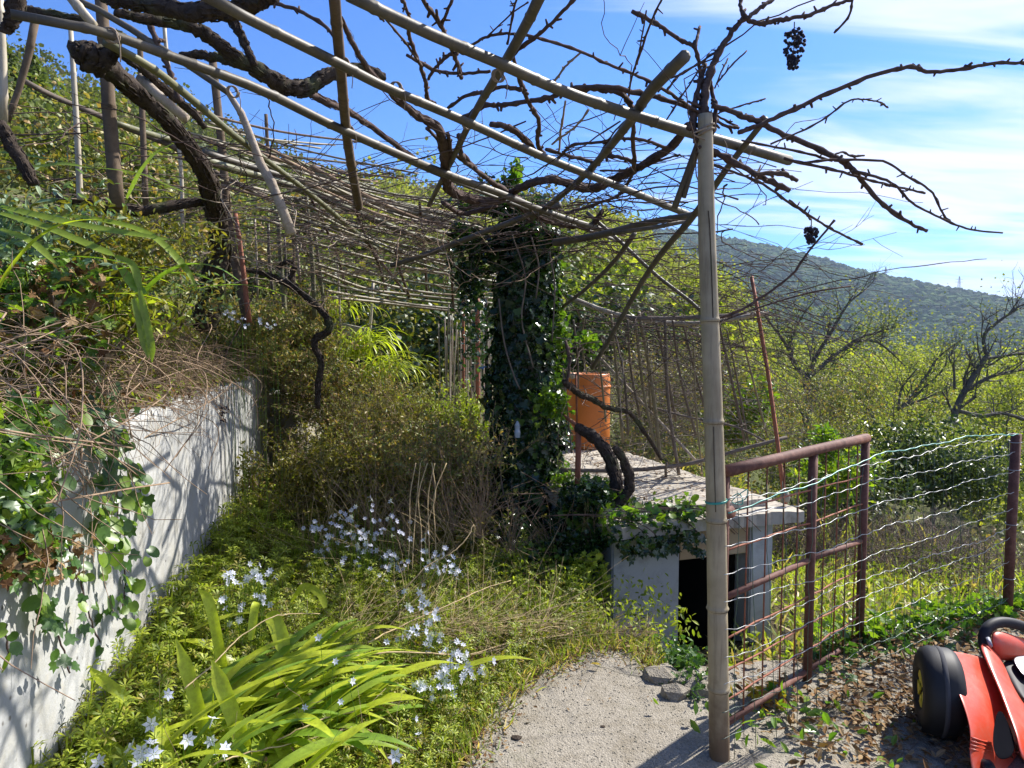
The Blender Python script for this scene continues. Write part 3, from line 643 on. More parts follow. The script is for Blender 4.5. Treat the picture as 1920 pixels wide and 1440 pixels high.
for k in range(26):
    t_ = (k+.6)/26.5; P = []
    lean = .05*math.sin(k*.7)+.03
    for q in np.linspace(0, 1, 9): P.append([f0[0]+fd[0]*(t_+lean*(1-q)*.4)+rng.normal(0, .004), f0[1]+fd[1]*(t_+lean*(1-q)*.4)+rng.normal(0, .004), .03+q*1.0])
    mb = MB(); mb.tube(P, .0013, 4); mb.build('picket_wire', M['wiredark'], fence)
pp = empty('fence_post', (2.725, 3.73, 0), 'dark red rusty iron fence post at the right edge holding the wires', 'post')
mb = MB(); mb.tube([(2.725, 3.73, -.05), (2.725, 3.73, .5), (2.73, 3.73, 1.05)], .026, 10); mb.build('tube', M['gate'], pp)
for z in (.25, .55, .85, 1.0):
    mb = MB(); helixwrap(mb, (2.726, 3.73, z), .0285, 1.5, .01, .0022); mb.build('wire_tie', M['wire'], pp)
mb = MB(); P = TP([(1409, 518), (1420, 580), (1440, 700), (1458, 830), (1472, 945)], d=(4.86, 4.80)); mb.tube(P, [.0125, .0135, .014, .015, .016], 4); props(mb.build('iron_stake', M['rust_red']), 'tall leaning rusty iron bar rising from the shed roof corner', 'stake')
mb = MB(); P = TP([(1480, 915), (1470, 938)], d=4.75); lathe(mb, PY(1472, 940, 4.78), [(0, 0), (.03, 0), (.034, .03), (.022, .07), (0, .075)], 14); props(mb.build('stone_lump', M['stone']), 'small pale stone at the foot of the leaning iron bar', 'stone')
rl = empty('rusty_railing', tuple(PY(1083, 930, 4.9)), 'short rusty railing on the shed roof behind the ivy column', 'railing')
mb = MB(); P = TP([(1085, 795), (1084, 860), (1082, 940)], d=4.9); mb.tube(P, .021, 8, rough=.05); mb.build('upright', M['rust_red'], rl)
mb = MB(); P = TP([(1030, 762), (1060, 782), (1086, 800)], d=(5.3, 4.88)); mb.tube(P, .014, 8); mb.build('handrail', M['rust_red'], rl)
mb = MB(); P = TP([(1080, 700), (1082, 800)], d=4.92); mb.tube(P, .008, 6); mb.build('rod', M['rust'], rl)

# ------------------------------------------------------------------ pergola
perg = empty('pergola', (-.5, 4, 0), 'rickety pergola roof of lashed bamboo poles, canes and stakes', 'pergola')
def pole(pts, rpx, z=None, d=None, mat='bamboo', name='bamboo_pole', node=.3, wob=.004):
    P = TP(pts, z, d); dep = P[:, 1]; rpx = np.interp(np.linspace(0, 1, len(P)), np.linspace(0, 1, len(rpx)), rpx) if np.ndim(rpx) else np.full(len(P), rpx)
    r = rpx*dep/1300; P = P+rng.normal(0, wob, P.shape)*[1, 1, .5]
    mb = MB(); bamboo(mb, P, list(r), node, 9, rng.uniform(.05, .25)); return mb.build(name, M[mat], perg)
pole([(655, -8), (807, 60), (940, 120), (1073, 177), (1280, 247), (1337, 260), (1480, 302)], (11.5, 9), z=2.34)
pole([(370, -14), (467, 30), (633, 117), (723, 163), (873, 230), (1023, 297), (1160, 350), (1300, 405)], (11, 6), z=2.34)
pole([(20, 24), (110, 42), (200, 63), (287, 97), (393, 133), (500, 177), (640, 241), (823, 323), (940, 363), (1033, 400), (1150, 437)], (8.5, 9, 9, 7, 5), z=2.36)
pole([(640, 245), (830, 330), (1000, 395), (1170, 455)], (3, 3), z=2.40)
pole([(200, 77), (283, 130), (367, 193), (433, 247), (500, 300), (600, 380), (705, 470)], (8, 7, 5, 4), z=2.36, mat='bamboo_green')
pole([(120, -10), (200, 27), (277, 77), (333, 107), (430, 172)], (6, 6), d=2.8, mat='bamboo')
pole([(120, -25), (145, 8), (175, 45)], (9, 8), d=2.0, mat='bamboo_pale')
pole([(45, 150), (100, 180), (187, 217), (253, 247), (327, 277), (400, 320), (500, 370)], (5, 5), d=(4.0, 5.5), mat='twig_grey')
pole([(215, 232), (285, 252), (330, 265), (480, 312), (560, 340)], (5, 5), d=(4.2, 5.8), mat='bamboo_green')
pole([(375, 297), (440, 318), (500, 335), (620, 378), (760, 436), (860, 462)], (8, 7, 5), d=(4.6, 6.4), mat='bamboo_green')
pole([(380, 285), (480, 315), (600, 352), (700, 385), (840, 420)], (6, 5), d=(4.4, 6.2))
pole([(530, 330), (660, 368), (760, 395), (857, 417), (915, 431)], (4.5, 3.5), d=(5, 6.2), mat='bamboo_tan')
pole([(260, 145), (310, 190), (350, 222)], (8, 9), d=3.0, mat='stick_pale', name='stick')
pole([(427, 173), (455, 225), (480, 290), (510, 350), (548, 438)], (5, 8, 9.5), d=2.9, mat='stick_pale', name='stick')
# rafters crossing
pole([(1012, -14), (985, 50), (933, 140), (890, 215), (845, 300), (805, 385)], (11, 9, 6, 4), z=2.40)
pole([(1283, 105), (1225, 170), (1190, 215), (1140, 280), (1095, 330), (1040, 375), (990, 415)], (12, 9, 6, 5), z=2.38)
pole([(628, -14), (635, 100), (650, 250), (662, 320), (672, 388)], (11, 9, 8), z=2.38, mat='stake', name='rafter')
pole([(1437, 222), (1370, 310), (1300, 402), (1250, 465), (1205, 527), (1150, 625), (1110, 690)], (5.5, 6.5, 5, 4), d=(2.6, 3.6, 4.6))
pole([(1326, 150), (1312, 250), (1290, 330), (1265, 388)], (7, 6), d=2.5)
pole([(1330, 130), (1320, 250), (1300, 330), (1280, 372)], (5, 4), d=2.5)
pole([(1302, 402), (1210, 418), (1120, 441), (1040, 456)], (6, 7), d=(3.6, 4.6))
pole([(1300, 412), (1220, 428), (1150, 438)], (4, 4), d=3.8)
pole([(1050, 384), (1000, 400), (880, 446), (800, 478), (735, 498)], (5.5, 4.5), d=(4.4, 5.0))
pole([(1190, 438), (1150, 490), (1100, 540), (1055, 575)], (5, 3), d=(4.4, 5.2))
pole([(1100, 398), (1165, 455), (1230, 515), (1290, 562), (1322, 590)], (3.5, 3.5), d=5)
pole([(1062, 555), (1150, 588), (1250, 605), (1330, 604), (1432, 588)], (5, 4), d=(5.6, 4.9), mat='bamboo_pale')
pole([(1180, 597), (1260, 596), (1340, 594), (1440, 588)], (4, 4), d=5.0, mat='twig_grey')
pole([(1330, 610), (1430, 575), (1520, 548), (1597, 536)], (1.6, 1.6), d=4.8, mat='vine_thin', name='cane')
# ladder of thin canes further back
LAD = [[(545, 405), (650, 435), (720, 452), (800, 470), (900, 490)], [(498, 412), (560, 432), (680, 458), (760, 476), (900, 505)],
       [(550, 448), (650, 472), (720, 490), (800, 508), (930, 528)], [(545, 458), (570, 472), (680, 507), (760, 526), (900, 545)],
       [(575, 490), (700, 528), (800, 548), (930, 560)], [(590, 505), (680, 540), (760, 552), (930, 570)], [(595, 522), (680, 546), (780, 562), (940, 578)],
       [(612, 545), (680, 557), (780, 572), (940, 588)], [(620, 558), (700, 566), (820, 580), (950, 592)], [(480, 390), (600, 410), (740, 440), (880, 470)],
       [(470, 350), (600, 385), (740, 415), (880, 445)], [(560, 420), (700, 462), (820, 492), (930, 515)]]
for i, p in enumerate(LAD): pole(p, (2.8, 2.2), d=(5.4+.22*i, 6.6+.3*i), name='cane', mat='bamboo_tan' if i % 3 else 'bamboo_green', node=.2)
for p in ([(565, 335), (610, 430), (638, 495), (655, 575)], [(692, 455), (712, 500), (728, 560)], [(480, 300), (520, 380), (575, 470), (615, 560)], [(660, 380), (700, 470), (770, 560)], [(787, 380), (795, 470), (800, 560)], [(740, 470), (755, 520), (770, 562)], [(840, 450), (846, 520), (850, 585)]):
    pole(p, (2.6, 2.4), d=(5.4, 8), name='cane', mat='vine_thin', node=.2)
for k in range(34):
    x0 = rng.uniform(330, 620); y0 = 225+(x0-330)*.38+rng.uniform(-25, 95); L_ = rng.uniform(200, 430); sl_ = rng.uniform(.16, .42)
    pole([(x0, y0), (x0+L_*.5, y0+L_*sl_*.6+rng.normal(0, 4)), (x0+L_, y0+L_*sl_*.9)], (rng.uniform(1.6, 3.0), 1.6), d=(rng.uniform(4.3, 5.2), rng.uniform(5.5, 7)), mat=['bamboo_tan', 'bamboo_green', 'bamboo_tan', 'twig_dry'][k % 4], name='cane', node=.22)
# stakes and posts on the left
pole([(186, -20), (195, 90), (205, 230), (222, 390)], (10, 13), d=3.3, mat='stake', name='stake')
pole([(130, 50), (137, 140), (146, 260), (152, 375)], (4, 5, 5.5), d=3.6, mat='bamboo_pale', name='stake')
pole([(65, 36), (42, 130), (15, 228)], (7, 5), d=3.4, mat='stake', name='stake')
pole([(-2, -10), (3, 90), (8, 160), (12, 230)], (8, 7), d=2.6, mat='bamboo_pale', name='stake')
pole([(260, 60), (267, 200), (272, 385)], (5, 5.5), d=4.2, mat='stake', name='stake')
pole([(306, 35), (312, 100), (335, 300), (342, 440)], (3.5, 3.5), d=4.8, mat='bamboo_pale', name='stake')
pole([(398, 110), (412, 250), (432, 440), (462, 605)], (7, 8), d=5.2, mat='stake', name='stake')
pole([(440, 400), (452, 480), (468, 605)], (4, 5), d=5.1, mat='rust_red', name='stake')
for (x0, y0, x1, y1, r, dd, m) in [(500, 215, 508, 330, 3.5, 6, 'stake'), (478, 410, 484, 560, 2, 6, 'bamboo_pale'), (503, 420, 517, 575, 3, 6.2, 'bamboo'), (520, 400, 538, 615, 4.5, 6.0, 'bamboo_green'), (533, 440, 534, 600, 2.5, 6.4, 'bamboo'),
                               (556, 455, 562, 530, 3, 6.1, 'stick_pale'), (574, 370, 590, 600, 4.5, 6.2, 'bamboo_green'), (592, 440, 612, 620, 3.5, 6.4, 'bamboo_green'), (548, 380, 552, 590, 2.5, 6.6, 'stake'), (632, 480, 640, 620, 2, 7.2, 'bamboo_pale'), (700, 530, 690, 650, 3, 8.4, 'bamboo_pale')]:
    pole([(x0, y0), ((x0+x1)/2+rng.normal(0, 2), (y0+y1)/2), (x1, y1)], (r*.9, r), d=dd, mat=m, name='stake')
# cane screens
scr = empty('cane_screen', tuple(PY(870, 860, 9)), 'upright screen of thin dry canes left of the ivy column', 'screen')
pg_ = perg
for k in range(26):
    x = 828+k*3.9+rng.normal(0, 2); top = 590+rng.uniform(-25, 50); perg = scr; bot = 855+rng.uniform(-25, 20)
    pole([(x+rng.normal(0, 3), top), (x+rng.normal(0, 1), (top+bot)/2), (x, bot)], (1.3, 1.7), d=8.6+rng.uniform(-.3, .3), mat=['bamboo_tan', 'bamboo_pale', 'stick_pale'][k % 3], name='cane', node=.25)
for x0, t_, b_, m, r in [(896, 560, 790, 'rust_red', 4), (912, 560, 860, 'vine', 3), (869, 560, 830, 'rust_red', 2.5)]:
    pole([(x0, t_), (x0+1, b_)], (r, r), d=8.0, mat=m, name='rod')
scr2 = empty('cane_trellis', tuple(PY(1250, 840, 5.6)), 'leaning trellis of thin canes along the shed roof, below the right pergola rail', 'trellis')
perg = scr2
for (x0, y0, x1, y1, r) in [(1145, 590, 1168, 830, 3), (1152, 610, 1178, 815, 2.5), (1190, 600, 1232, 865, 3), (1198, 585, 1238, 860, 4), (1228, 605, 1268, 790, 3), (1262, 602, 1304, 815, 2.6), (1245, 600, 1275, 905, 3.5), (1280, 600, 1330, 800, 2.5),
                           (1348, 605, 1395, 825, 3), (1362, 620, 1405, 830, 2), (1096, 590, 1100, 700, 2), (1075, 600, 1084, 740, 2.5), (1120, 640, 1135, 790, 2), (1213, 640, 1222, 800, 2), (1175, 600, 1200, 780, 2.5), (1300, 640, 1318, 900, 2), (1384, 600, 1440, 820, 2), (1250, 870, 1252, 905, 3)]:
    pole([(x0, y0), ((x0+x1)/2+rng.normal(0, 3), (y0+y1)/2), (x1, y1)], (r*.8, r), d=(5.2, 5.7), mat=['bamboo_tan', 'bamboo_tan', 'twig_grey'][rng.integers(3)], name='cane', node=.22)
pole([(1118, 662), (1190, 740), (1245, 800), (1310, 870)], (2.6, 2.6), d=5.6, mat='stick_pale', name='cane')
pole([(1048, 880), (1170, 882), (1290, 870), (1390, 842), (1475, 820)], (4, 3.5), d=5.4, mat='twig_grey', name='cane')
pole([(1210, 760), (1290, 782), (1380, 800), (1440, 832)], (2.5, 2), d=5.6, mat='twig_grey', name='cane')
perg = pg_

for i, (px, py, sz) in enumerate([(1245, 1268, .11), (1290, 1275, .12), (1312, 1292, .09), (1268, 1300, .07)]):
    c = PZ(px, py, .06); V = LV*np.array([sz, sz*.7, .045])*(1+rng.normal(0, .14, (len(LV), 1)))+c; mb = MB(); mb.add(V, LF)
    props(mb.build('concrete_lump', M['slab'], smooth=False), ['left broken lump of concrete at the far path edge', 'largest broken lump of concrete beside the bamboo post', 'broken concrete lump closest to the bamboo post', 'small low concrete lump in front of the larger ones'][i], 'rubble', 'broken lumps along the path edge')

for px, py, zz_ in [(930, 142, 2.37), (1183, 217, 2.37), (640, 120, 2.36), (652, 245, 2.37), (873, 233, 2.36), (1299, 402, 2.34), (203, 66, 2.36), (433, 172, 2.4), (1000, 395, 2.38), (740, 165, 2.36), (1410, 590, None), (1345, 262, 2.34)]:
    c = PZ(px, py, zz_) if zz_ else PY(px, py, 4.86); mb = MB(); a = np.linspace(0, 2*np.pi*3, 40); r = .017
    mb.tube(np.stack([c[0]+r*np.cos(a)*.9+.004*a/6, c[1]+r*.5*np.cos(a+1), c[2]+r*np.sin(a)], -1), .0022, 4); mb.tube(cr([c+[.02, 0, .01], c+[.035, -.01, -.03], c+[.03, .0, -.07]], 4), .0018, 4); mb.build('lashing', M['vine_pale'], perg)
# ------------------------------------------------------------------ grapevines
def vine_at(label, base): return empty('grapevine', base, label, 'vine', 'grapevines on the pergola')
def branch(par, pts, rpx, z=None, d=None, mat='vine_thin', name='branch', buds=True, rough=None, n=7):
    P = TP(pts, z, d); m = len(P)
    rpx = np.interp(np.linspace(0, 1, m), np.linspace(0, 1, len(rpx)), rpx) if np.ndim(rpx) else np.full(m, float(rpx))
    r = rpx*P[:, 1]/1300*(.88 if mat == 'vine' and name != 'stem' else 1)
    Q = cr(np.c_[P, r], 7); rr = Q[:, 3].copy(); Q = Q[:, :3]; big = rr.mean() > .012
    Q = Q+rng.normal(0, 1, Q.shape)*np.minimum(rr, .02)[:, None]*(.13 if big else .18)
    if rough is None: rough = .075 if big else .06
    if not big: rr = rr*(1+.35*(rng.random(len(rr)) < .22))
    else: rr = rr*(1+.05*np.sin(np.arange(len(rr))*.9+rng.uniform(0, 6)))
    mb = MB(); mb.tube(Q, rr, 12 if big else n, rough=rough)
    if big:                                       # peeling bark strips
        for _ in range(int(len(Q)*3.5)):
            i = rng.integers(1, len(Q)-3); a = rng.uniform(0, 6.28); T = Q[i+1]-Q[i]; T /= np.linalg.norm(T)
            U = np.cross(T, [.3, .2, .9]); U /= np.linalg.norm(U); W = np.cross(T, U); o = (np.cos(a)*U+np.sin(a)*W)
            k = min(len(Q)-1, i+rng.integers(2, 5)); seg = Q[i:k+1]+o*rr[i:k+1, None]*1.02; mb.tube(seg+rng.normal(0, .0015, seg.shape), rr[i]*rng.uniform(.06, .16), 4)
    elif buds:
        for i in range(2, len(Q)-1):
            if rng.random() < .28:
                dv = rng.normal(size=3); dv /= np.linalg.norm(dv); L = rng.uniform(.006, .02)+rr[i]; mb.tube([Q[i], Q[i]+dv*L], [rr[i]*.8, rr[i]*.5], 5)
    return mb.build(name, M[mat], par)
old = vine_at('massive old grapevine with dark shaggy trunk rising from the terrace at left', tuple(PY(385, 603, 4.5)))
branch(old, [(383, 612), (393, 560), (402, 520), (412, 470), (408, 420), (398, 370), (385, 325), (355, 280), (315, 225), (270, 185), (225, 145), (190, 115)], (26, 24, 23, 20, 18, 17, 18, 20, 22), d=(4.5, 4.3, 3.6, 3.0), mat='vine', name='trunk')
branch(old, [(150, 90), (165, 105), (185, 112), (205, 105), (225, 60)], (18, 26, 24, 15, 10), d=2.9, mat='vine', name='trunk', rough=.14)
branch(old, [(395, 395), (385, 378), (330, 385), (270, 395), (220, 392), (160, 378), (110, 372)], (13, 9, 10, 12, 12, 10), d=(4.2, 3.6), mat='vine')
branch(old, [(20, 25), (60, 22), (100, 30), (150, 38), (180, 52)], (11, 10, 9, 8), d=2.5, mat='vine')
branch(old, [(185, -12), (210, 0), (250, 5), (310, 15), (370, 22), (430, 20), (480, 5), (515, -12)], (10, 12, 15, 18, 17, 14), d=(2.2, 2.0), mat='vine')
branch(old, [(215, 22), (270, 35), (330, 42), (385, 62), (430, 100), (480, 130), (520, 155), (560, 168), (600, 150), (640, 132), (690, 132), (720, 145)], (8, 11, 13, 15, 17, 15, 12, 8), d=(2.3, 2.9), mat='vine')
branch(old, [(425, 20), (450, 60), (462, 90), (478, 122)], (10, 8, 7), d=2.4, mat='vine')
branch(old, [(340, 106), (390, 105), (420, 112), (450, 125)], (9, 9, 8), d=2.8, mat='vine')
branch(old, [(205, 75), (225, 100), (270, 130), (300, 160), (350, 200), (385, 240)], (7, 9, 9, 6), d=(2.8, 3.2), mat='vine')
branch(old, [(570, 170), (620, 195), (660, 212), (700, 240), (760, 285), (800, 315)], (7, 6, 5, 4), d=(2.7, 3.8), mat='vine_thin')
branch(old, [(275, 35), (300, 90), (320, 140), (335, 190)], (5, 4), d=2.8, mat='vine_thin')
branch(old, [(0, 232), (18, 270), (40, 300), (62, 345)], (13, 12, 11), d=2.2, mat='vine')
branch(old, [(35, -15), (30, 10), (22, 40), (8, 60)], (14, 16, 10), d=1.9, mat='vine')
branch(old, [(440, 15), (500, 5), (560, 20), (620, 60), (650, 130)], (4, 3), d=2.3)
mid = vine_at('tangled middle grapevine sprawling over the pergola above the ivy column', tuple(PY(850, 420, 5)))
for p, r in [([(640, 33), (660, 77), (693, 133), (740, 180), (783, 217), (820, 240), (833, 283), (837, 333), (850, 360), (900, 377), (945, 373)], (4, 5, 7, 9, 9, 7)),
             ([(790, -5), (827, 50), (847, 93), (860, 127), (865, 147)], (4, 3)), ([(848, 0), (827, 45), (818, 20)], 3), ([(753, -5), (767, 33), (767, 67), (783, 110), (797, 150), (802, 185), (818, 195)], (3, 3.5)),
             ([(680, -5), (700, 20), (720, 40)], 2), ([(725, 38), (760, 80), (783, 112)], (2, 2.5)),
             ([(763, 103), (820, 133), (873, 137), (920, 133)], 3), ([(803, 147), (820, 123), (843, 103), (858, 100)], 3), ([(840, 203), (873, 180), (907, 173), (940, 163), (980, 167)], (3, 3.5)),
             ([(860, 225), (907, 200), (940, 197), (990, 190), (1033, 182), (1073, 167), (1140, 163), (1207, 177), (1280, 197), (1310, 215)], (4, 4.5, 5, 4)),
             ([(1080, 172), (1110, 165), (1133, 170), (1160, 173), (1177, 190), (1187, 213), (1187, 260), (1190, 320)], (5, 5, 4)),
             ([(960, 105), (977, 157), (990, 190), (1010, 227), (1008, 270), (1020, 290)], (3.5, 4, 4.5)),
             ([(1290, 235), (1257, 277), (1207, 307), (1150, 337), (1107, 353), (1063, 343), (1023, 337), (973, 353), (930, 380)], (7, 7, 8, 7, 6)),
             ([(1045, 300), (1073, 273), (1123, 267), (1160, 260), (1207, 263), (1260, 280)], (2.5, 3)), ([(1023, 280), (1073, 293), (1123, 307)], 3), ([(1123, 293), (1157, 293), (1187, 303)], 3.5),
             ([(1080, -5), (1040, 37), (1007, 67), (967, 97), (950, 120)], 3.5), ([(880, 88), (910, 70), (950, 63), (1007, 70), (1090, 97), (1140, 120), (1207, 147), (1253, 173), (1300, 205)], (2.5, 3)),
             ([(1243, -5), (1220, 43), (1200, 100), (1183, 150), (1180, 180)], 2), ([(1195, 120), (1205, 60), (1212, 20)], 1.5), ([(970, -5), (963, 20), (952, 82)], 2), ([(912, 70), (960, 25), (990, 5)], 1.5),
             ([(800, 240), (840, 280), (880, 310), (930, 345), (975, 375)], (3, 4)), ([(870, 290), (905, 330), (950, 365)], (3, 3)), ([(1190, 320), (1160, 365), (1110, 385), (1060, 400)], (3, 2.5)),
             ([(920, 232), (960, 242), (985, 262), (1005, 290)], (5, 6)), ([(862, 255), (865, 290), (882, 312)], (4, 5)), ([(840, 250), (848, 300)], 4),
             ([(1187, 213), (1150, 250), (1120, 300), (1100, 360)], 1.6), ([(1125, 320), (1180, 318), (1240, 300), (1275, 290)], 1.8), ([(1070, 380), (1140, 378), (1200, 372), (1290, 380)], 1.4),
             ([(955, 375), (1010, 405), (1060, 420), (1110, 425), (1170, 440)], (6, 7, 6, 4)), ([(1110, 425), (1130, 395)], (6, 4)), ([(930, 385), (870, 400), (830, 380)], (4, 4))]:
    branch(mid, p, r, z=(2.42, 2.40))
for p in ([(1090, 97), (1060, 125), (1040, 153)], [(1103, 207), (1080, 236), (1035, 270)], [(1060, 190), (1052, 240), (1048, 285)]): branch(mid, p, 2, z=2.42, mat='vine_pale')
right = vine_at('bare grapevine at the bamboo post top with long canes reaching right over sky', tuple(PY(1320, 240, 2.4)))
for p, r in [([(1318, 300), (1316, 235), (1322, 190), (1330, 140), (1350, 95), (1375, 55), (1398, 32)], (6, 7, 6, 4)), ([(1305, 265), (1300, 210), (1310, 165), (1322, 120)], (5, 5, 3)), ([(1335, 250), (1342, 205), (1334, 165), (1328, 125)], (4, 4, 2.5)), ([(1322, 245), (1316, 200), (1325, 150)], (6, 5)), ([(1290, 240), (1318, 232), (1345, 225)], (5, 5)), ([(1308, 290), (1330, 262), (1342, 240)], (3, 3)), ([(1398, 32), (1388, 12), (1393, -12)], (4, 3)), ([(1400, 34), (1430, 12), (1458, -6)], (4, 3)),
             ([(1398, 32), (1412, 42), (1440, 42), (1480, 34), (1520, 28), (1560, 10), (1598, 0)], (4, 4.5, 3.5, 2.5)), ([(1598, 0), (1592, 30), (1565, 62)], (2.2, 2)),
             ([(1385, 248), (1430, 232), (1520, 190), (1640, 141), (1708, 126), (1745, 136), (1820, 126), (1870, 118), (1930, 119)], (4, 4, 3.5, 3)),
             ([(1445, 270), (1530, 232), (1590, 190), (1620, 187), (1650, 192), (1665, 202)], (1.8, 1.5)), ([(1335, 198), (1380, 212), (1430, 232), (1480, 257), (1560, 292), (1600, 320), (1650, 378), (1700, 415), (1738, 433)], (4.5, 5, 5, 4, 2.5)),
             ([(1600, 320), (1670, 342), (1710, 380), (1770, 412), (1820, 430), (1880, 437)], (2.8, 2, 1.6)), ([(1390, 264), (1500, 285), (1560, 302)], (2, 2.5)), ([(1505, 305), (1560, 300), (1655, 303), (1700, 330), (1745, 358), (1765, 395), (1776, 413)], (2.5, 1.8)),
             ([(1470, 298), (1560, 318), (1620, 335), (1680, 350), (1735, 362)], (2.6, 2)), ([(1305, 262), (1350, 290), (1420, 328), (1480, 358)], (4, 5, 5)), ([(1410, 326), (1465, 325), (1495, 338)], (4, 3.5)), ([(1415, 342), (1426, 310)], 1.5),
             ([(1335, 308), (1420, 340), (1480, 380), (1540, 418), (1580, 440), (1617, 458)], (2.5, 2)), ([(1480, 375), (1505, 395), (1520, 412)], 2), ([(1565, 413), (1510, 480), (1480, 520), (1400, 575), (1340, 600)], (2, 2.6)),
             ([(1185, 20), (1230, 45), (1280, 77), (1303, 90), (1312, 130), (1318, 180)], (4, 3.5)), ([(1303, 92), (1312, 50)], 3), ([(1350, 210), (1400, 195), (1435, 185)], 1.6), ([(1250, 170), (1275, 140), (1310, 120), (1350, 90)], 2), ([(1250, 225), (1275, 185), (1305, 140), (1330, 100)], 1.6),
             ([(1340, 165), (1355, 130), (1365, 110)], 1.5), ([(1345, 155), (1370, 125), (1400, 95)], 1.5), ([(1290, 200), (1320, 215), (1360, 235), (1385, 240)], 3), ([(1290, 190), (1340, 215), (1382, 238)], 2), ([(1560, 292), (1580, 285), (1595, 292), (1620, 292)], 1.8), ([(1335, 302), (1375, 295)], 1.3), ([(1335, 325), (1375, 325)], 1.3)]:
    branch(right, p, r, d=(2.42, 2.5))
tw = vine_at('two twisted thick vine stems looping over the front of the shed roof', tuple(PY(1140, 950, 4.6)))
branch(tw, [(1083, 802), (1110, 818), (1135, 845), (1150, 880), (1156, 912), (1148, 938), (1128, 952), (1090, 965)], (9, 11, 12, 11, 9), d=(4.9, 4.5), mat='vine', name='stem')
branch(tw, [(1150, 838), (1168, 860), (1180, 895), (1176, 925), (1150, 950)], (7, 9, 9), d=4.55, mat='vine', name='stem')
branch(tw, [(1058, 715), (1085, 738), (1110, 748), (1140, 765), (1180, 775), (1215, 820), (1240, 862)], (6, 5.5, 4, 3), d=(4.7, 5.4), mat='vine', name='stem')
branch(tw, [(1060, 640), (1068, 680), (1063, 715)], 3, d=4.7)
thin = vine_at('thin crooked vine hanging down in front of the brown bushes', tuple(PY(595, 770, 5.4)))
branch(thin, [(455, 505), (500, 515), (560, 545), (607, 588), (617, 618), (590, 640), (602, 680), (597, 720), (595, 765)], (4, 6, 7, 7.5, 6.5, 6.5, 5.5), d=5.4, mat='vine', rough=.1)
branch(thin, [(560, 548), (545, 520), (552, 500), (535, 492), (520, 505)], (6, 4), d=5.4, mat='vine')
# loose twig growth running over the whole pergola
def twigs(par, regs, n, zr=(2.28, 2.62), L=(.5, 1.6), rad=(.0018, .0038), mat='vine_thin', drop=.0):
    mb = MB()
    for _ in range(n):
        reg = regs[rng.integers(len(regs))]; x, y = rng.uniform(reg[0], reg[1]), rng.uniform(reg[2], reg[3])
        p = np.array([x, y, rng.uniform(*zr)]); a = rng.normal(R_(reg[4]), R_(reg[5])) if len(reg) > 4 else rng.uniform(0, 6.28)
        step = .07; k = int(rng.uniform(*L)/step); P = [p]; el = rng.normal(.0, .25)
        for i in range(k):
            a += rng.normal(0, .13); el = np.clip(el*.92+rng.normal(-drop, .12), -1, 1); zg = (-1)**i*.07
            P.append(P[-1]+step*np.array([math.cos(a+zg)*math.cos(el), math.sin(a+zg)*math.cos(el), math.sin(el)]))
            if P[-1][2] < zr[0]-.3-drop*8: el = abs(el)*.5
            if rng.random() < .10:
                b = a+rng.choice([-1, 1])*rng.uniform(.5, 1.2); q = P[-1]; e2 = rng.normal(.2, .4); S_ = [q]
                for _j in range(rng.integers(2, 6)): b += rng.normal(0, .2); S_.append(S_[-1]+.05*np.array([math.cos(b)*math.cos(e2), math.sin(b)*math.cos(e2), math.sin(e2)]))
                mb.tube(S_, np.linspace(.0018, .001, len(S_)), 4, cap=False)
        r0 = rng.uniform(*rad); r = np.linspace(r0, r0*.5, len(P))*(1+.3*(rng.random(len(P)) < .3)); mb.tube(P, r, 5, cap=False)
    return mb.build('twigs', M[mat], par, kind='stuff')
twigs(old, [(-3.4, -1.2, 3.2, 6.5, -30, 50), (-2.6, -.8, 3.5, 8, 60, 40)], 170)
twigs(old, [(-2.8, -.6, 4.5, 7.5, -25, 40)], 90, zr=(2.0, 2.4), mat='twig_dry')
twigs(old, [(-2.9, -1.3, 3.6, 6.2, -30, 40)], 90, zr=(2.1, 2.5), mat='vine_pale')
twigs(mid, [(-1.2, .6, 4.2, 6.5), (-.6, .9, 3.6, 6)], 130)
twigs(mid, [(-.9, .7, 4.6, 6.8)], 80, zr=(2.15, 2.45), mat='twig_dry')
twigs(mid, [(-.2, .9, 2.2, 4.2)], 14)
twigs(right, [(.5, 1.2, 3.0, 5.0, 120, 60)], 40, zr=(2.0, 2.45))
twigs(right, [(.3, 1.9, 4.6, 6.0, 10, 50)], 170, zr=(1.45, 2.2), mat='vine_thin', drop=.05)
twigs(right, [(.3, 2.0, 4.8, 6.5, 10, 50)], 110, zr=(1.2, 2.0), mat='twig_grey', drop=.06)
twigs(right, [(.6, 2.1, 5.6, 7.5, 10, 70)], 160, zr=(.5, 1.3), mat='twig_grey', drop=.0)
# dried grape bunches
def bunch(c, w, h, label, n=70, stem=None):
    b = empty('grape_bunch', tuple(c), label, 'grapes', 'dried grape bunches')
    mb = MB(); P = []
    for i in range(n):
        t_ = rng.random(); wr = w*(.5+.5*math.sin(math.pi*min(1, t_*1.1+.12)))*.5; a = rng.uniform(0, 6.28); q = c+np.array([math.cos(a)*wr*rng.random()**.5, math.sin(a)*wr*.8, -h*t_])
        P.append(q)
    P = np.array(P); s = rng.uniform(.0045, .0072, n); mb.add((LV[None]*s[:, None, None]+P[:, None]).reshape(-1, 3), (LF[None]+(np.arange(n)*len(LV))[:, None, None]).reshape(-1, 3))
    o = mb.build('berries', M['grape'], b); o['kind'] = 'stuff'
    mb = MB(); mb.tube([c+[0, 0, .03], c, c+[0, 0, -h*.8]], [.002, .002, .001], 5)
    for q in P[::2]: mb.tube([[c[0], c[1], q[2]+.012], q], .0008, 3, cap=False)
    mb.build('stalk', M['vine_thin'], b); return b
M['grape'] = flat_mat('dried_grape', (.022, .018, .028), .6, .3)
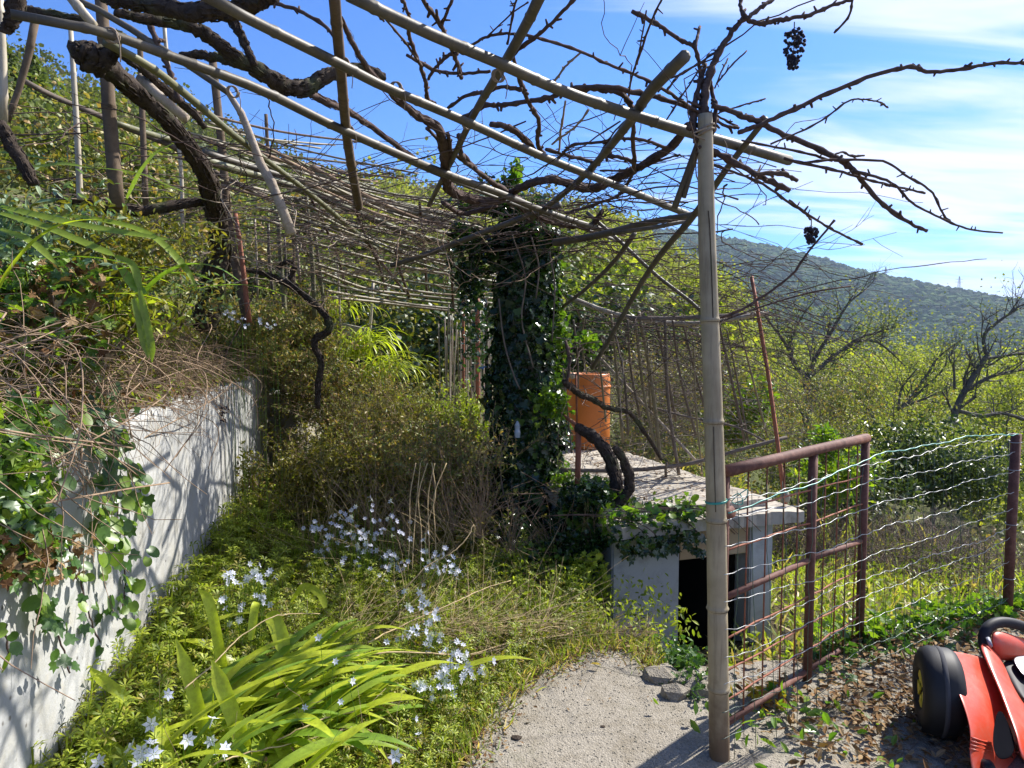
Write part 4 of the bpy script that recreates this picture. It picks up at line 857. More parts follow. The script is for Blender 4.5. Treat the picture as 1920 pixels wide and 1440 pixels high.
c = PY(1489, 58, 2.45); bunch(c, .075, .125, 'long dried grape bunch hanging high against the sky', 170)
c = PY(1521, 427, 2.47); bunch(c, .05, .055, 'small dried grape bunch hanging low beside the leaning twig', 90)
c = PW(418, 762, .12); bunch(c, .09, .10, 'dark withered grape bunch hanging in front of the white wall', 40)
mb = MB(); P = [c+[0, 0, .03], c+[-.02, .1, .3], c+[.05, .3, .6], c+[.1, .4, .95]]; mb.tube(cr(P, 6), .003, 5); mb.build('branch', M['vine_thin'], old)
# ------------------------------------------------------------------ vegetation helpers
def cloud(c, size, n, k=9, fill=.55, shell=True):
    """points in lumpy clumps inside an ellipsoid"""
    cc = rng.normal(size=(k, 3)); cc /= np.linalg.norm(cc, axis=1)[:, None]; cc *= rng.uniform(.25, .75, (k, 1))
    i = rng.integers(0, k, n); u = rng.normal(size=(n, 3)); u /= np.linalg.norm(u, axis=1)[:, None]; u *= rng.uniform(.5, 1, (n, 1))**.5
    return np.asarray(c)+(cc[i]+u*fill*rng.uniform(.6, 1.1, k)[i][:, None])*np.asarray(size)
def fol(name, P, T, s, mat, parent=None, Rm=None, tilt=1.2, bias=.1, kind='stuff', smooth=False):
    mb = MB(); scat(mb, T, P, rrot(len(P), tilt, bias) if Rm is None else Rm, s); o = mb.build(name, M[mat], parent, smooth=smooth)
    if kind: o['kind'] = kind
    return o
def bush(name, cat, label, c, size, n, T, leaf, mat, mat2=None, k=10, stems=10, group=None, smat='twig_grey'):
    c = np.asarray(c, float); g = c-[0, 0, size[2]*.95]; b = empty(name, tuple(g), label, cat, group)
    P = cloud(c, size, n, k); P[:, 2] = np.maximum(P[:, 2], gnd(P[:, 0], P[:, 1])+.01)
    s = rng.uniform(.6, 1.3, n)*leaf
    if mat2:
        m = int(n*.65); fol('foliage', P[:m], T, s[:m], mat, b); fol('foliage', P[m:], T, s[m:], mat2, b)
    else: fol('foliage', P, T, s, mat, b)
    mb = MB()
    for i in range(stems):
        q = P[rng.integers(len(P))]; m_ = (g+q)/2+rng.normal(0, .12, 3)*size*.5; mb.tube(cr([g+rng.normal(0, .05, 3)*size, m_, q], 4), np.linspace(.006, .0025, 9)*max(1, size[2]), 5)
    mb.build('stems', M[smat], b, kind='stuff'); return b
def spray(name, P0, n, L, up, mat, parent=None, rad=.0016, curve=.35, seg=6, T=None, leaf=None, lmat=None, kind='stuff', xbias=(0, 0)):
    """many thin stems from the points P0, optionally needle-leaved"""
    mb = MB(); LP, LR = [], []
    for i in range(n):
        p = P0[rng.integers(len(P0))]; a = rng.uniform(0, 6.28); e = np.clip(rng.normal(up, .35), -1.4, 1.5); l = rng.uniform(*L)
        d = np.array([math.cos(a)*math.cos(e)+xbias[0], math.sin(a)*math.cos(e)+xbias[1], math.sin(e)]); d /= np.linalg.norm(d); Q = [p]
        for k in range(seg): d = d+rng.normal(0, curve*.35, 3)-[0, 0, curve*.12]; d /= np.linalg.norm(d); Q.append(Q[-1]+d*l/seg)
        mb.tube(Q, np.linspace(rad, rad*.5, seg+1), 3, cap=False)
        if T is not None:
            Q = np.array(Q); m = leaf[1]; t_ = rng.uniform(.1, 1, m)*seg; ii = np.minimum(t_.astype(int), seg-1); f = (t_-ii)[:, None]; LP.append(Q[ii]*(1-f)+Q[ii+1]*f)
    o = mb.build(name, M[mat], parent)
    if kind: o['kind'] = kind
    if T is not None:
        LP = np.concatenate(LP); fol('foliage', LP, T, rng.uniform(.6, 1.2, len(LP))*leaf[0], lmat, parent, tilt=1.3)
    return o
def on(x, y, dz=0): x, y = np.asarray(x), np.asarray(y); return np.stack([x, y, gnd(x, y)+dz], -1)
def upR(n, tilt=.25): return eul(rng.uniform(0, 6.28, n), rng.normal(0, tilt, n), rng.normal(0, tilt, n))

# ------------------------------------------------------------------ bed of weeds along the wall
n = 8200; y = rng.uniform(1.7, 5.6, n)**1.0; f = rng.random(n)**1.4
xr = np.interp(y, [1.7, 2.3, 2.6, 3.0, 3.5, 4.2, 5.6], [-.35, -.30, -.16, .0, .35, .42, .2])
x = xw(y)+.03+f*(xr-xw(y)-.03); h = rng.uniform(.09, .23, n)*(1+.9*np.exp(-f*5))*np.interp(y, [1.7, 3, 5.6], [.9, 1.0, 1.15])
m = rng.random(n) < .62
P = on(x, y, -.01)
fol('weeds', P[m], WHORL, h[m], 'weed', Rm=upR(m.sum(), .35)); 
fol('dark_weeds', P[~m], WHORL, h[~m]*.9, 'weed_dark', Rm=upR((~m).sum(), .4))
n = 17000; y = rng.uniform(1.8, 5.6, n); f = rng.random(n)
xr = np.interp(y, [1.7, 2.3, 2.6, 3.0, 3.5, 4.2, 5.6], [-.33, -.28, -.14, .02, .45, .5, .2]); x = xw(y)+.02+f*(xr-xw(y)-.02)
P = on(x, y); P[:, 2] += rng.uniform(.0, .17, n)*(1+.6*np.exp(-f*5))
fol('undergrowth', P[:9000], LEAF, rng.uniform(.015, .04, 9000), 'weed_dark', bias=.3); fol('undergrowth', P[9000:15500], LEAF, rng.uniform(.012, .035, 6500), 'weed', bias=.3)
fol('dry_bits', P[15500:], LEAF, rng.uniform(.012, .035, n-15500), 'dead_leaf', bias=.3)
pts = P[rng.integers(0, n, 200)]; spray('dry_stems', pts, 420, (.15, .45), .5, 'twig_dry', rad=.0010, curve=.5)
n = 5200; y = rng.uniform(3.3, 5.4, n); x = rng.uniform(-.55, .95, n); k = (y > np.interp(x, [-.55, -.1, .1, .4, .62, .95], [2.7, 3.1, 3.45, 3.6, 3.5, 3.3])+rng.normal(0, .05, n)) & (x < .55+.4*(y < 4.1)); 
P = on(x, y, -.01)[k]; fol('grass', P, BLADE, rng.uniform(.08, .24, len(P)), 'grass', Rm=upR(len(P), .4))
n = 2600; y = rng.uniform(1.9, 3.6, n); e = np.interp(y, [1.9, 2.3, 2.6, 3.0, 3.5], [-.30, -.22, -.10, .10, .5]); x = e-rng.exponential(.14, n); P = on(x, y, 0)
fol('grass', P, BLADE, rng.uniform(.06, .16, n), 'grass', Rm=upR(n, .55))
n = 1500; y = rng.uniform(3.35, 4.6, n); x = rng.uniform(.0, .98, n); k = y < 4.55-.3*x; P = on(x, y)[k]; P[:, 2] = np.maximum(P[:, 2], -.12)+rng.uniform(0, .22, len(P))
fol('undergrowth', P, LEAF, rng.uniform(.02, .045, len(P)), 'weed', bias=.4)
# weeds against the shed wall
c = PY(1205, 1130, 4.1); bush('weed_bush', 'weed', 'loose pale green weed growing against the grey shed wall', c+[-.02, -.1, -.28], (.26, .13, .30), 1100, LEAF, .028, 'weed', 'herb', k=12, stems=24)

# dry grass tangles
pts = on(rng.uniform(-.6, .55, 80), rng.uniform(3.2, 4.4, 80)); spray('dry_grass', pts, 420, (.12, .38), .5, 'twig_dry', rad=.0011)
pts = TP([(rng.uniform(620, 1040), rng.uniform(1130, 1330)) for _ in range(140)], d=3.3); pts[:, 2] = rng.uniform(.02, .2, 140)
M['straw'] = bark_mat('straw', (.36, .26, .13), (.52, .41, .24), 20, .2)
spray('straw', pts, 300, (.2, .6), .35, 'straw', rad=.0013, curve=.25, xbias=(.8, .5))
pts = TP([(rng.uniform(900, 1230), rng.uniform(1180, 1300)) for _ in range(90)], d=3.5); pts[:, 2] = .05; spray('straw', pts, 260, (.06, .2), .2, 'twig_dry', rad=.0010, curve=.25)
def stalks(label, lines, group=None, rad=.0026, mat='M'):
    for i, (lab, pts, d, r) in enumerate(lines):
        P = TP(pts, d=d); mb = MB(); Q = cr(P, 7)+rng.normal(0, .0015, (7*(len(P)-1)+1, 3)); mb.tube(Q, np.linspace(r*1.15, r*.7, len(Q)), 6)
        for k in range(2, len(Q)-2, 3):
            if rng.random() < .35:
                dv = rng.normal(size=3)*[1, 1, .8]; dv /= np.linalg.norm(dv); mb.tube([Q[k], Q[k]+dv*.02, Q[k]+dv*rng.uniform(.03, .09)+[0, 0, .01]], [r*.6, r*.5, r*.3], 4)
        props(mb.build('dry_stalk', M['straw']), lab, 'stalk', 'long dry stalks lying over the flower bed')
M['straw'] = bark_mat('straw', (.36, .26, .13), (.52, .41, .24), 20, .2)
stalks('', [('long dry stalk arching from the strap leaves towards the walkway corner', [(640, 1232), (760, 1222), (870, 1228), (960, 1205), (1060, 1190), (1075, 1180)], (2.7, 3.5), .0030),
            ('dry stalk running straight up right to the grass behind the pale flowers', [(690, 1205), (760, 1170), (850, 1130), (905, 1105), (958, 1088)], (2.9, 3.6), .0030),
            ('pale dry stalk curving over the strap leaf tips near the bottom', [(520, 1388), (600, 1350), (660, 1335), (720, 1315), (745, 1318), (800, 1306)], (2.3, 2.7), .0026),
            ('bent dry stalk with a hooked tip standing above the white flowers', [(760, 1105), (800, 1062), (850, 1035), (878, 1005), (889, 985), (886, 1040)], (3.6, 4.0), .0030),
            ('dry stalk reaching from the yellow leaf clump up to the wall-side flowers', [(345, 1292), (400, 1245), (455, 1190), (520, 1155), (600, 1150)], (2.3, 2.9), .0024),
            ('dry stalk lowest in the picture across the strap leaves', [(400, 1432), (480, 1408), (560, 1392), (700, 1352)], (2.1, 2.4), .0024),
            ('thin dry stalk lying low beside the left edge of the concrete', [(905, 1300), (925, 1330), (895, 1380), (893, 1395)], (2.9, 2.6), .0022),
            ('thin dry stalk crossing the corner of the concrete walkway', [(995, 1262), (970, 1300), (935, 1335), (900, 1372)], (2.95, 2.7), .0020),
            ('curved dry stalk beneath the tallest arching one', [(820, 1240), (940, 1215), (1030, 1175), (1062, 1185)], (3.0, 3.4), .0024)])
for i, x0 in enumerate([772, 786, 794, 800, 812, 764]):
    P = TP([(x0+rng.normal(0, 6), 1085), (x0+4, 1000), (x0+rng.normal(8, 9), 930), (x0+rng.normal(10, 16), 868)], d=(4.2, 4.5)); mb = MB(); mb.tube(cr(P, 6), .0034, 5)
    props(mb.build('straw_stem', M['straw']), ['second upright straw stem from the left before the brown bush', 'third upright straw stem from the left before the brown bush', 'fourth upright straw stem before the brown bush', 'fifth upright straw stem before the brown bush', 'rightmost upright straw stem before the brown bush', 'leftmost upright straw stem before the brown bush'][i], 'stalk', 'upright straw stems in front of the brown bush')
spray('dead_stems', TP([(700, 1000), (790, 1080), (850, 1000), (760, 1040), (900, 980)], d=4.6), 130, (.3, .75), 1.1, 'twig_dry', rad=.0018, curve=.4)
spray('dead_stems', TP([(900, 1010), (960, 1050), (1040, 1060), (1100, 1070)], d=4.4), 150, (.2, .6), 1.1, 'twig_dry', rad=.0016, curve=.4)

M['strap2'] = leaf_mat('olive_strap_leaf', [(.12, .20, .015), (.20, .30, .03), (.34, .36, .06)], .4, .4, .45)
# ------------------------------------------------------------------ strap-leaved plants
def strap(mb_or_none, P, w, mat, parent, nrm=None, fold=.28):
    Q = cr(np.asarray(P), 5); m = len(Q); t_ = np.linspace(0, 1, m); ww = w*np.clip(np.minimum((1-t_)*3.2+.12, .55+t_*2.5), 0, 1)*.5
    if nrm is None: nrm = np.tile([0, 0, 1.], (m, 1))
    else: nrm = np.tile(nrm, (m, 1))
    mb = MB(); mb.ribbon(Q, ww, nrm, fold); return mb.build('leaf', M[mat], parent)
sl = empty('strap_leaf_plant', (-.95, 2.4, 0), 'big clump of glossy yellow green strap leaves at bottom centre left', 'plant')
for pts, w, d in [([(474, 1448), (440, 1350), (415, 1285), (398, 1238)], 30, (2.3, 2.34)), ([(395, 1425), (372, 1330), (350, 1255), (330, 1198)], 25, (2.35, 2.4)), ([(425, 1300), (410, 1210), (392, 1130), (372, 1104)], 19, (2.7, 2.75)),
                  ([(535, 1228), (524, 1188), (512, 1160), (500, 1152)], 30, (2.75, 2.8)), ([(268, 1455), (225, 1420), (188, 1388), (160, 1356)], 30, (2.15, 2.2)), ([(240, 1308), (205, 1285), (164, 1250)], 20, (2.4, 2.4)),
                  ([(425, 1448), (400, 1440), (395, 1400), (400, 1300)], 14, (2.3, 2.4)), ([(610, 1140), (600, 1115), (570, 1100), (545, 1130)], 14, (3.0, 3.1)), ([(470, 1200), (478, 1140), (485, 1130)], 16, (2.8, 2.9))]:
    P = TP(pts, d=d); strap(None, P, w*d[0]/1300, 'strap', sl, np.array([.25, -.75, .6]))
for k in range(150):
    b = np.array([rng.normal(-1.05, .18), rng.normal(2.42, .24), .02]); 
    if k < 105: a = rng.normal(R_(32), .35)
    else: a = rng.uniform(R_(-60), R_(200))
    L = rng.uniform(.42, .74) if k < 105 else rng.uniform(.3, .55); e = rng.uniform(R_(42), R_(70)); P = [b]; 
    for q in range(7): P.append(P[-1]+L/7*np.array([math.cos(a)*math.cos(e), math.sin(a)*math.cos(e), math.sin(e)])); e -= rng.uniform(.14, .28); a += rng.normal(0, .05)
    P = np.array(P); P[:, 2] = np.maximum(P[:, 2], .03); strap(None, P, rng.uniform(.022, .056), ['strap', 'strap', 'strap2', 'strap_dark'][rng.integers(4)], sl)
for k in range(14):
    b = np.array([rng.normal(-.98, .15), rng.normal(2.42, .2), .02]); a = rng.uniform(0, 6.28); L = rng.uniform(.3, .5); e = R_(50); P = [b]
    for q in range(6): P.append(P[-1]+L/6*np.array([math.cos(a)*math.cos(e), math.sin(a)*math.cos(e), math.sin(e)])); e -= .35
    P = np.array(P); P[:, 2] = np.maximum(P[:, 2], .03); strap(None, P, .018, 'dead_leaf', sl)
sl2 = empty('strap_leaf_plant', (-2.2, 2.9, 1.8), 'long dark green strap leaves arching over the terrace at far left', 'plant')
for pts, w, d in [([(0, 388), (70, 405), (160, 425), (250, 440), (335, 452)], 18, 2.6), ([(0, 400), (90, 428), (190, 470), (215, 480)], 17, 2.5), ([(60, 402), (180, 412), (280, 440), (345, 500), (370, 545)], 14, 2.8),
                  ([(0, 318), (80, 312), (120, 308), (172, 315)], 11, 2.4), ([(0, 285), (40, 290), (110, 300)], 6, 2.5), ([(238, 372), (262, 325), (290, 290), (327, 268)], 10, 3.0), ([(170, 313), (260, 325), (320, 350), (385, 375)], 4, 2.8),
                  ([(228, 505), (255, 540), (275, 550)], 20, 2.6), ([(250, 560), (262, 600), (270, 640), (278, 672)], 15, 2.5), ([(262, 545), (274, 600), (284, 650), (285, 680)], 13, 2.5), ([(215, 480), (250, 500), (265, 555)], 14, 2.6), ([(0, 430), (60, 455), (110, 500)], 14, 2.4)]:
    strap(None, TP(pts, d=d), w*d/1300, 'strap2' if rng.random() < .6 else 'strap_dark', sl2, np.array([.2, -.6, .75]))
for k in range(46):
    b = np.array([rng.normal(-2.35, .3), rng.normal(2.9, .35), 1.62]); a = rng.normal(R_(-5), .6); L = rng.uniform(.5, .9); e = rng.uniform(R_(30), R_(65)); P = [b]
    for q in range(7): P.append(P[-1]+L/7*np.array([math.cos(a)*math.cos(e), math.sin(a)*math.cos(e), math.sin(e)])); e -= rng.uniform(.14, .26)
    strap(None, P, rng.uniform(.014, .028), 'strap_dark' if rng.random() < .6 else 'strap', sl2)
def tuft(label, c, n, L, w, mat, az=(0, 6.28), e0=(R_(50), R_(85)), group=None, name='grass_tuft', cat='grass'):
    b0 = empty(name, tuple(c), label, cat, group)
    for k in range(n):
        b = np.array(c)+rng.normal(0, 1, 3)*[.08, .08, .01]; a = rng.uniform(*az); l = rng.uniform(*L); e = rng.uniform(*e0); P = [b]
        for q in range(6): P.append(P[-1]+l/6*np.array([math.cos(a)*math.cos(e), math.sin(a)*math.cos(e), math.sin(e)])); e -= rng.uniform(.3, .55)
        strap(None, P, rng.uniform(*w), mat, b0)
tuft('bright green drooping tuft on the bank, left of the ivy column', PY(672, 672, 7.6), 90, (.5, .9), (.014, .026), 'strap')
tuft('bright drooping tuft further down the bank under the concrete block', PY(708, 715, 7.3), 80, (.4, .8), (.012, .022), 'strap', (R_(-120), R_(60)))
tuft('bright green tuft beside the thin stakes on the upper bank', PY(625, 595, 8.3), 60, (.4, .7), (.012, .022), 'strap')

# ------------------------------------------------------------------ pale star flowers
def _flower():
    mb = MB()
    for k in range(6):
        a = k*math.pi/3; c, s_ = math.cos(a), math.sin(a); r = lambda x, y, z: (c*x-s_*y, s_*x+c*y, z)
        mb.add([r(.08, 0, 0), r(.5, .26, .12), r(1, 0, .22), r(.5, -.26, .12)], [np.array([[0, 3, 2, 1]])])
    mb.tube([(0, 0, -1.2), (0, 0, 0), (0, 0, .06)], [.05, .1, .09], 5)
    return mb.mesh('flower', False)
FL = _flower(); FL.materials.append(M['pale_petal'])
def flowers(label, spots, jit, d, s, per=1):
    spots = [(px+rng.normal(0, jit), py+rng.normal(0, jit)) for px, py in spots for _ in range(per)]
    c = PY(*spots[0], d[0]); b = empty('star_flower_plant', (c[0], c[1], 0), label, 'flowers', 'pale star flower plants'); mb = MB()
    for px, py in spots:
        p = PY(px, py, rng.uniform(*d)); o = link(bpy.data.objects.new('flower', FL)); o.parent = b; o.matrix_parent_inverse = pinv(b)
        o.location = p; dv = Vector((rng.normal(.25, .5), rng.normal(-.55, .4), rng.uniform(.1, 1))); o.rotation_euler = dv.to_track_quat('Z', 'Y').to_euler(); q = rng.uniform(*s)*.84; o.scale = (q, q, q*1.0)
        g = np.array([p[0]+rng.normal(0, .04), p[1]+rng.normal(0, .03), min(0, p[2])]); mb.tube(cr([g, (g+p)/2+rng.normal(0, .015, 3), p-np.array(dv.normalized())*q*1.1], 3), .0012, 3, cap=False)
    mb.build('stems', M['strap_dark'], b, kind='stuff'); return b
flowers('cluster of large white star flowers at the very bottom left, beside the wall foot', [(283, 1358), (265, 1403), (287, 1398), (290, 1420), (355, 1390), (242, 1405), (262, 1425), (160, 1420), (178, 1432)], 3, (1.98, 2.1), (.028, .036))
flowers('white star flowers between the tall strap leaf bases at the bottom', [(402, 1395), (424, 1400), (418, 1412), (318, 1303), (398, 1345), (745, 1420)], 3, (2.02, 2.2), (.024, .032))
flowers('few lilac star flowers scattered through the yellow green strap leaves', [(562, 1330), (598, 1192), (635, 1320), (782, 1345), (625, 1235), (788, 1382), (660, 1280)], 5, (2.3, 2.45), (.015, .021))
flowers('lilac star flowers near the white wall foot above the strap leaves', [(415, 1130), (425, 1075), (485, 1075), (497, 1088), (510, 1080), (478, 1068), (445, 1160), (450, 1140), (492, 1115), (430, 1090), (457, 1093), (495, 1125)], 7, (2.95, 3.15), (.017, .023), 4)
flowers('drift of small white flowers under the brown bush', [(600, 985), (640, 975), (660, 1000), (685, 985), (700, 1010), (680, 1040), (720, 1030), (650, 1045), (715, 965), (745, 990), (730, 1060), (610, 1020), (590, 1050), (750, 1080)], 18, (4.0, 4.4), (.018, .026), 10)
flowers('small white flowers in front of the dark hollow, right of the first drift', [(790, 1030), (815, 1045), (840, 1055), (850, 1070), (830, 1080), (760, 1105), (745, 1120), (720, 1100)], 14, (3.8, 4.1), (.018, .025), 8)
flowers('line of pale flowers trailing down toward the walkway', [(780, 1130), (800, 1155), (770, 1170), (795, 1185), (800, 1200), (840, 1205), (860, 1220), (830, 1240), (740, 1205), (790, 1235)], 14, (2.95, 3.25), (.018, .025), 7)
flowers('lowest drift of pale flowers beside the left edge of the concrete', [(830, 1255), (838, 1270), (870, 1245), (885, 1250), (800, 1295), (840, 1300), (790, 1285), (830, 1290), (860, 1270)], 12, (2.6, 2.9), (.017, .023), 7)
flowers('tiny lilac flowers on the terrace edge by the old vine foot', [(430, 585), (440, 590), (450, 600), (460, 605), (490, 605), (510, 605)], 7, (4.5, 4.7), (.015, .022), 4)

# ------------------------------------------------------------------ bushes of the middle ground
def herbbush(label, px, py, d, size, n, mats=('herb', 'weed_dark'), smat='twig_dry', L=(.2, .5), leafn=16, name='herb_bush', T=None, leaf=.036, up=1.0):
    c = PY(px, py, d); g = gnd(c[0], c[1]); b = empty(name, (c[0], c[1], float(g)), label, 'bush')
    n = int(n*1.2); k = 80; B = np.stack([c[0]+rng.normal(0, .5, k)*size[0], c[1]+rng.normal(0, .5, k)*size[1], np.zeros(k)], -1); B[:, 2] = c[2]-size[2]+rng.uniform(0, 1.5, k)*size[2]
    spray('stem', B, n, L, up, smat, b, rad=.0026, curve=.5, T=T or LEAF, leaf=(leaf, leafn), lmat=mats[0])
    if len(mats) > 1: P = B[rng.integers(0, k, n)]+rng.normal(0, .12, (n, 3)); P[:, 2] += L[0]*.8; fol('foliage', P, LEAF, rng.uniform(.02, .05, n), mats[1], b)
    return b
herbbush('grey green rosemary like bush in front of the cane screen', 745, 830, 6.0, (.45, .35, .5), 430, ('weed_dark',), L=(.25, .5), leafn=30, T=NEEDLE, leaf=.045)
herbbush('large brown twiggy bush past the end of the white wall', 640, 770, 6.6, (.55, .5, .55), 520, ('herb', 'weed_dark'), L=(.25, .55), leafn=20)
herbbush('brown shrub low in the centre beside the ivy column foot', 820, 900, 5.2, (.5, .35, .5), 520, ('herb', 'weed_dark'), L=(.2, .5), leafn=16)
herbbush('bright green feathery bush right of the rosemary', 845, 820, 6.4, (.3, .3, .35), 330, ('weed',), L=(.2, .45), leafn=30)
herbbush('dark leafy shrub in the hollow behind the white flowers', 600, 930, 5.1, (.55, .35, .4), 420, ('weed_dark',), L=(.2, .45), leafn=26)
herbbush('brown dry shrub hiding the low wall stub', 540, 690, 6.7, (.4, .5, .6), 420, ('herb', 'weed_dark'), L=(.2, .5), leafn=18)
herbbush('dry brown shrub under the yellow green bank', 700, 900, 5.4, (.5, .3, .4), 420, ('herb', 'weed_dark'), L=(.2, .5), leafn=14)
n = 5000; x = rng.uniform(-1.9, .4, n); y = rng.uniform(5.2, 9.5, n); P = on(x, y, 0); P[:, 2] += rng.uniform(0, .3, n); fol('undergrowth', P, LEAF, rng.uniform(.03, .07, n), 'weed_dark')
n = 2500; x = rng.uniform(-3.4, -1.2, n); y = rng.uniform(6.2, 9.5, n); P = on(x, y, 0); P[:, 2] += rng.uniform(0, .35, n); fol('bank_grass', P, BLADE, rng.uniform(.15, .35, n), 'grass', Rm=upR(n, .6))
n = 3500; P = on(rng.uniform(-3.4, -1.2, n), rng.uniform(6.0, 10, n), .1); P[:, 2] += rng.uniform(0, .3, n); fol('bank_weeds', P, LEAF, rng.uniform(.03, .07, n), 'weed')
herbbush('yellow green mossy bush on top of the white wall end', 470, 625, 5.6, (.38, .35, .25), 420, ('herb', 'grass'), L=(.12, .35), leafn=22, up=.5)
herbbush('olive bush on the bank under the thin crooked vine', 560, 620, 6.6, (.4, .4, .35), 360, ('herb',), L=(.2, .4), leafn=22)
# far side of the garden, up the slope
k = 0
for px, py, d, sz, mat, mat2, lab in [(760, 620, 12, (1.5, 1.2, 1.3), 'laurel', 'weed_dark', 'dark green bush mass behind the bright tufts'), (690, 590, 14, (1.6, 1.3, 1.2), 'olive', 'spring2', 'olive green bush above the bright tufts'),
                                      (850, 640, 13, (1.1, 1, 1.3), 'laurel', 'olive', 'dark bush behind the cane screen'), (600, 540, 17, (2, 1.5, 1.5), 'olive', 'spring2', 'mid green bush behind the ladder of canes'),
                                      (470, 480, 16, (2, 1.5, 1.6), 'herb', 'olive', 'brownish bush behind the rusty stake'), (1120, 590, 14, (1.6, 1.4, 1.5), 'olive', 'spring', 'light green bush behind the ivy column right side'),
                                      (1230, 660, 12, (1.4, 1.2, 1.3), 'laurel', 'olive', 'dark bush behind the orange drum and trellis'), (1330, 640, 15, (1.6, 1.5, 1.6), 'spring2', 'spring', 'pale green bush just left of the bamboo post'),
                                      (1080, 660, 13, (1.2, 1.2, 1.1), 'laurel', 'olive', 'dark bush directly behind the orange drum'), (820, 520, 19, (2, 1.8, 1.5), 'spring2', 'olive', 'pale olive bush under the centre of the pergola'),
                                      (950, 540, 20, (2, 1.8, 1.8), 'olive', 'spring2', 'olive bush hidden behind the ivy column top'), (1000, 470, 24, (2.6, 2.2, 2.2), 'spring2', 'olive', 'higher bush behind the ivy column'),
                                      (700, 480, 22, (2.4, 2, 1.7), 'spring2', 'herb', 'upper slope bush in pale olive'), (560, 430, 24, (2.4, 2, 1.6), 'olive', 'herb', 'upper slope bush behind the pale stick'),
                                      (400, 420, 20, (2.4, 2, 1.8), 'herb', 'olive', 'brown green bush behind the old vine trunk')]:
    c = PY(px, py, d); n = 2600; bush('bush', 'bush', lab, c, sz, n, CARD, .0085*d, mat, mat2, k=14, stems=14)

# ------------------------------------------------------------------ terrace above the wall
tw_ = [PW(px, py) for px, py in []]
def wl(y, off, z): return np.array([xw(y)-off, y, z])
def rows(n, y0, y1, o0, o1, z0, z1):
    y = rng.uniform(y0, y1, n); o = rng.uniform(o0, o1, n); return np.stack([xw(y)-o, y, rng.uniform(z0, z1, n)], -1)
g = empty('dry_creeper', (-1.6, 2.5, 1.3), 'tangle of brown leafless creeper stems spilling over the wall top', 'creeper')
P0 = rows(260, 1.3, 4.3, -.05, .45, 1.20, 1.62)
spray('tangle', P0, 1500, (.15, .5), .1, 'twig_dry', g, rad=.0017, curve=.9)
P0 = rows(160, 3.4, 6.3, -.05, .5, 1.2, 1.5); spray('tangle', P0, 1300, (.12, .4), .1, 'twig_dry', g, rad=.0016, curve=.9)
P0 = rows(60, 1.4, 2.6, -.12, .1, 1.0, 1.45); spray('tangle', P0, 110, (.2, .5), -.5, 'twig_dry', g, rad=.0024, curve=.5)
for i in range(26):
    y = rng.uniform(1.5, 4.0); p = wl(y, rng.uniform(0, .3), rng.uniform(1.3, 1.6)); Q = [p, p+[.1, rng.uniform(-.3, .4), .05], p+[.22, rng.uniform(-.6, .8), -.15], p+[.24, rng.uniform(-.7, .9), -.35]]; mb = MB(); mb.tube(cr(Q, 6), rng.uniform(.0018, .0032), 5); mb.build('runner', M['twig_dry'], g)
# leafy cover of the terrace
for nm, n, reg, mat, T, s in [('terrace_ivy', 3600, (1.5, 4.6, .15, 1.3, 1.35, 2.0), 'ivy_wall', IVY, (.03, .06)), ('terrace_weeds', 4000, (1.5, 6.2, -.02, 1.0, 1.2, 1.6), 'weed', LEAF, (.02, .045)),
                              ('terrace_grey_weeds', 4500, (1.5, 6.2, -.02, 1.2, 1.2, 1.6), 'herb', LEAF, (.02, .045)), ('terrace_undergrowth', 5500, (1.8, 6.5, .1, 1.8, 1.3, 2.0), 'weed_dark', LEAF, (.03, .07)), ('terrace_dry_leaves', 1800, (1.4, 6.2, -.05, .7, 1.22, 1.7), 'dead_leaf', LEAF, (.02, .045)), ('terrace_orange_leaves', 160, (1.4, 4, -.03, .35, 1.22, 1.6), 'orange_leaf', LEAF, (.02, .035))]:
    P = rows(n, *reg); 
    zc = 1.25+.42*np.clip((xw(P[:, 1])-P[:, 0]), 0, 2); P[:, 2] = zc+rng.uniform(-.05, .30, n)*np.clip((xw(P[:, 1])-P[:, 0])*3+.25, 0, 1); fol(nm, P, T, rng.uniform(*s, n), mat)
P0 = rows(60, 2.6, 4.2, .35, .9, 1.55, 1.8); spray('silver_plants', P0, 620, (.25, .5), 1.1, 'strap_dark' if False else 'twig_grey', rad=.002, curve=.3, T=LEAF, leaf=(.055, 16), lmat='silver')
bush('leafy_shrub', 'bush', 'leafy shrub at the left edge below the leaning stake', PY(60, 420, 2.9), (.45, .4, .22), 1500, LEAF, .036, 'weed_dark', 'silver')
bush('leafy_shrub', 'bush', 'dense green shrub behind the terrace strap leaves', PY(200, 450, 3.3), (.55, .4, .2), 2000, LEAF, .036, 'weed_dark', 'herb')
bush('leafy_shrub', 'bush', 'green shrub at the foot of the old vine trunk, its left side', PY(330, 520, 3.9), (.35, .3, .28), 1600, LEAF, .035, 'herb', 'silver')
bush('leafy_shrub', 'bush', 'dark shrub at left edge under the long strap leaves', PY(60, 560, 2.5), (.35, .3, .25), 1300, IVY, .036, 'ivy_wall', 'dead_leaf')
bush('leafy_shrub', 'bush', 'mixed green shrub right above the heart shaped ivy', PY(190, 590, 3.0), (.35, .3, .2), 1500, LEAF, .04, 'weed_dark', 'weed')
for px, py, d, sz, lab in [(110, 310, 7, (1.4, 1, .9), 'rough bush behind the leaning stakes'), (260, 330, 8, (1.4, 1, .8), 'rough bush behind the square stake'), (350, 400, 9, (1.2, 1, .8), 'rough bush left of the old vine trunk, behind')]:
    bush('rough_bush', 'bush', lab, PY(px, py, d), sz, 2600, CARD, .06, 'herb', 'olive')

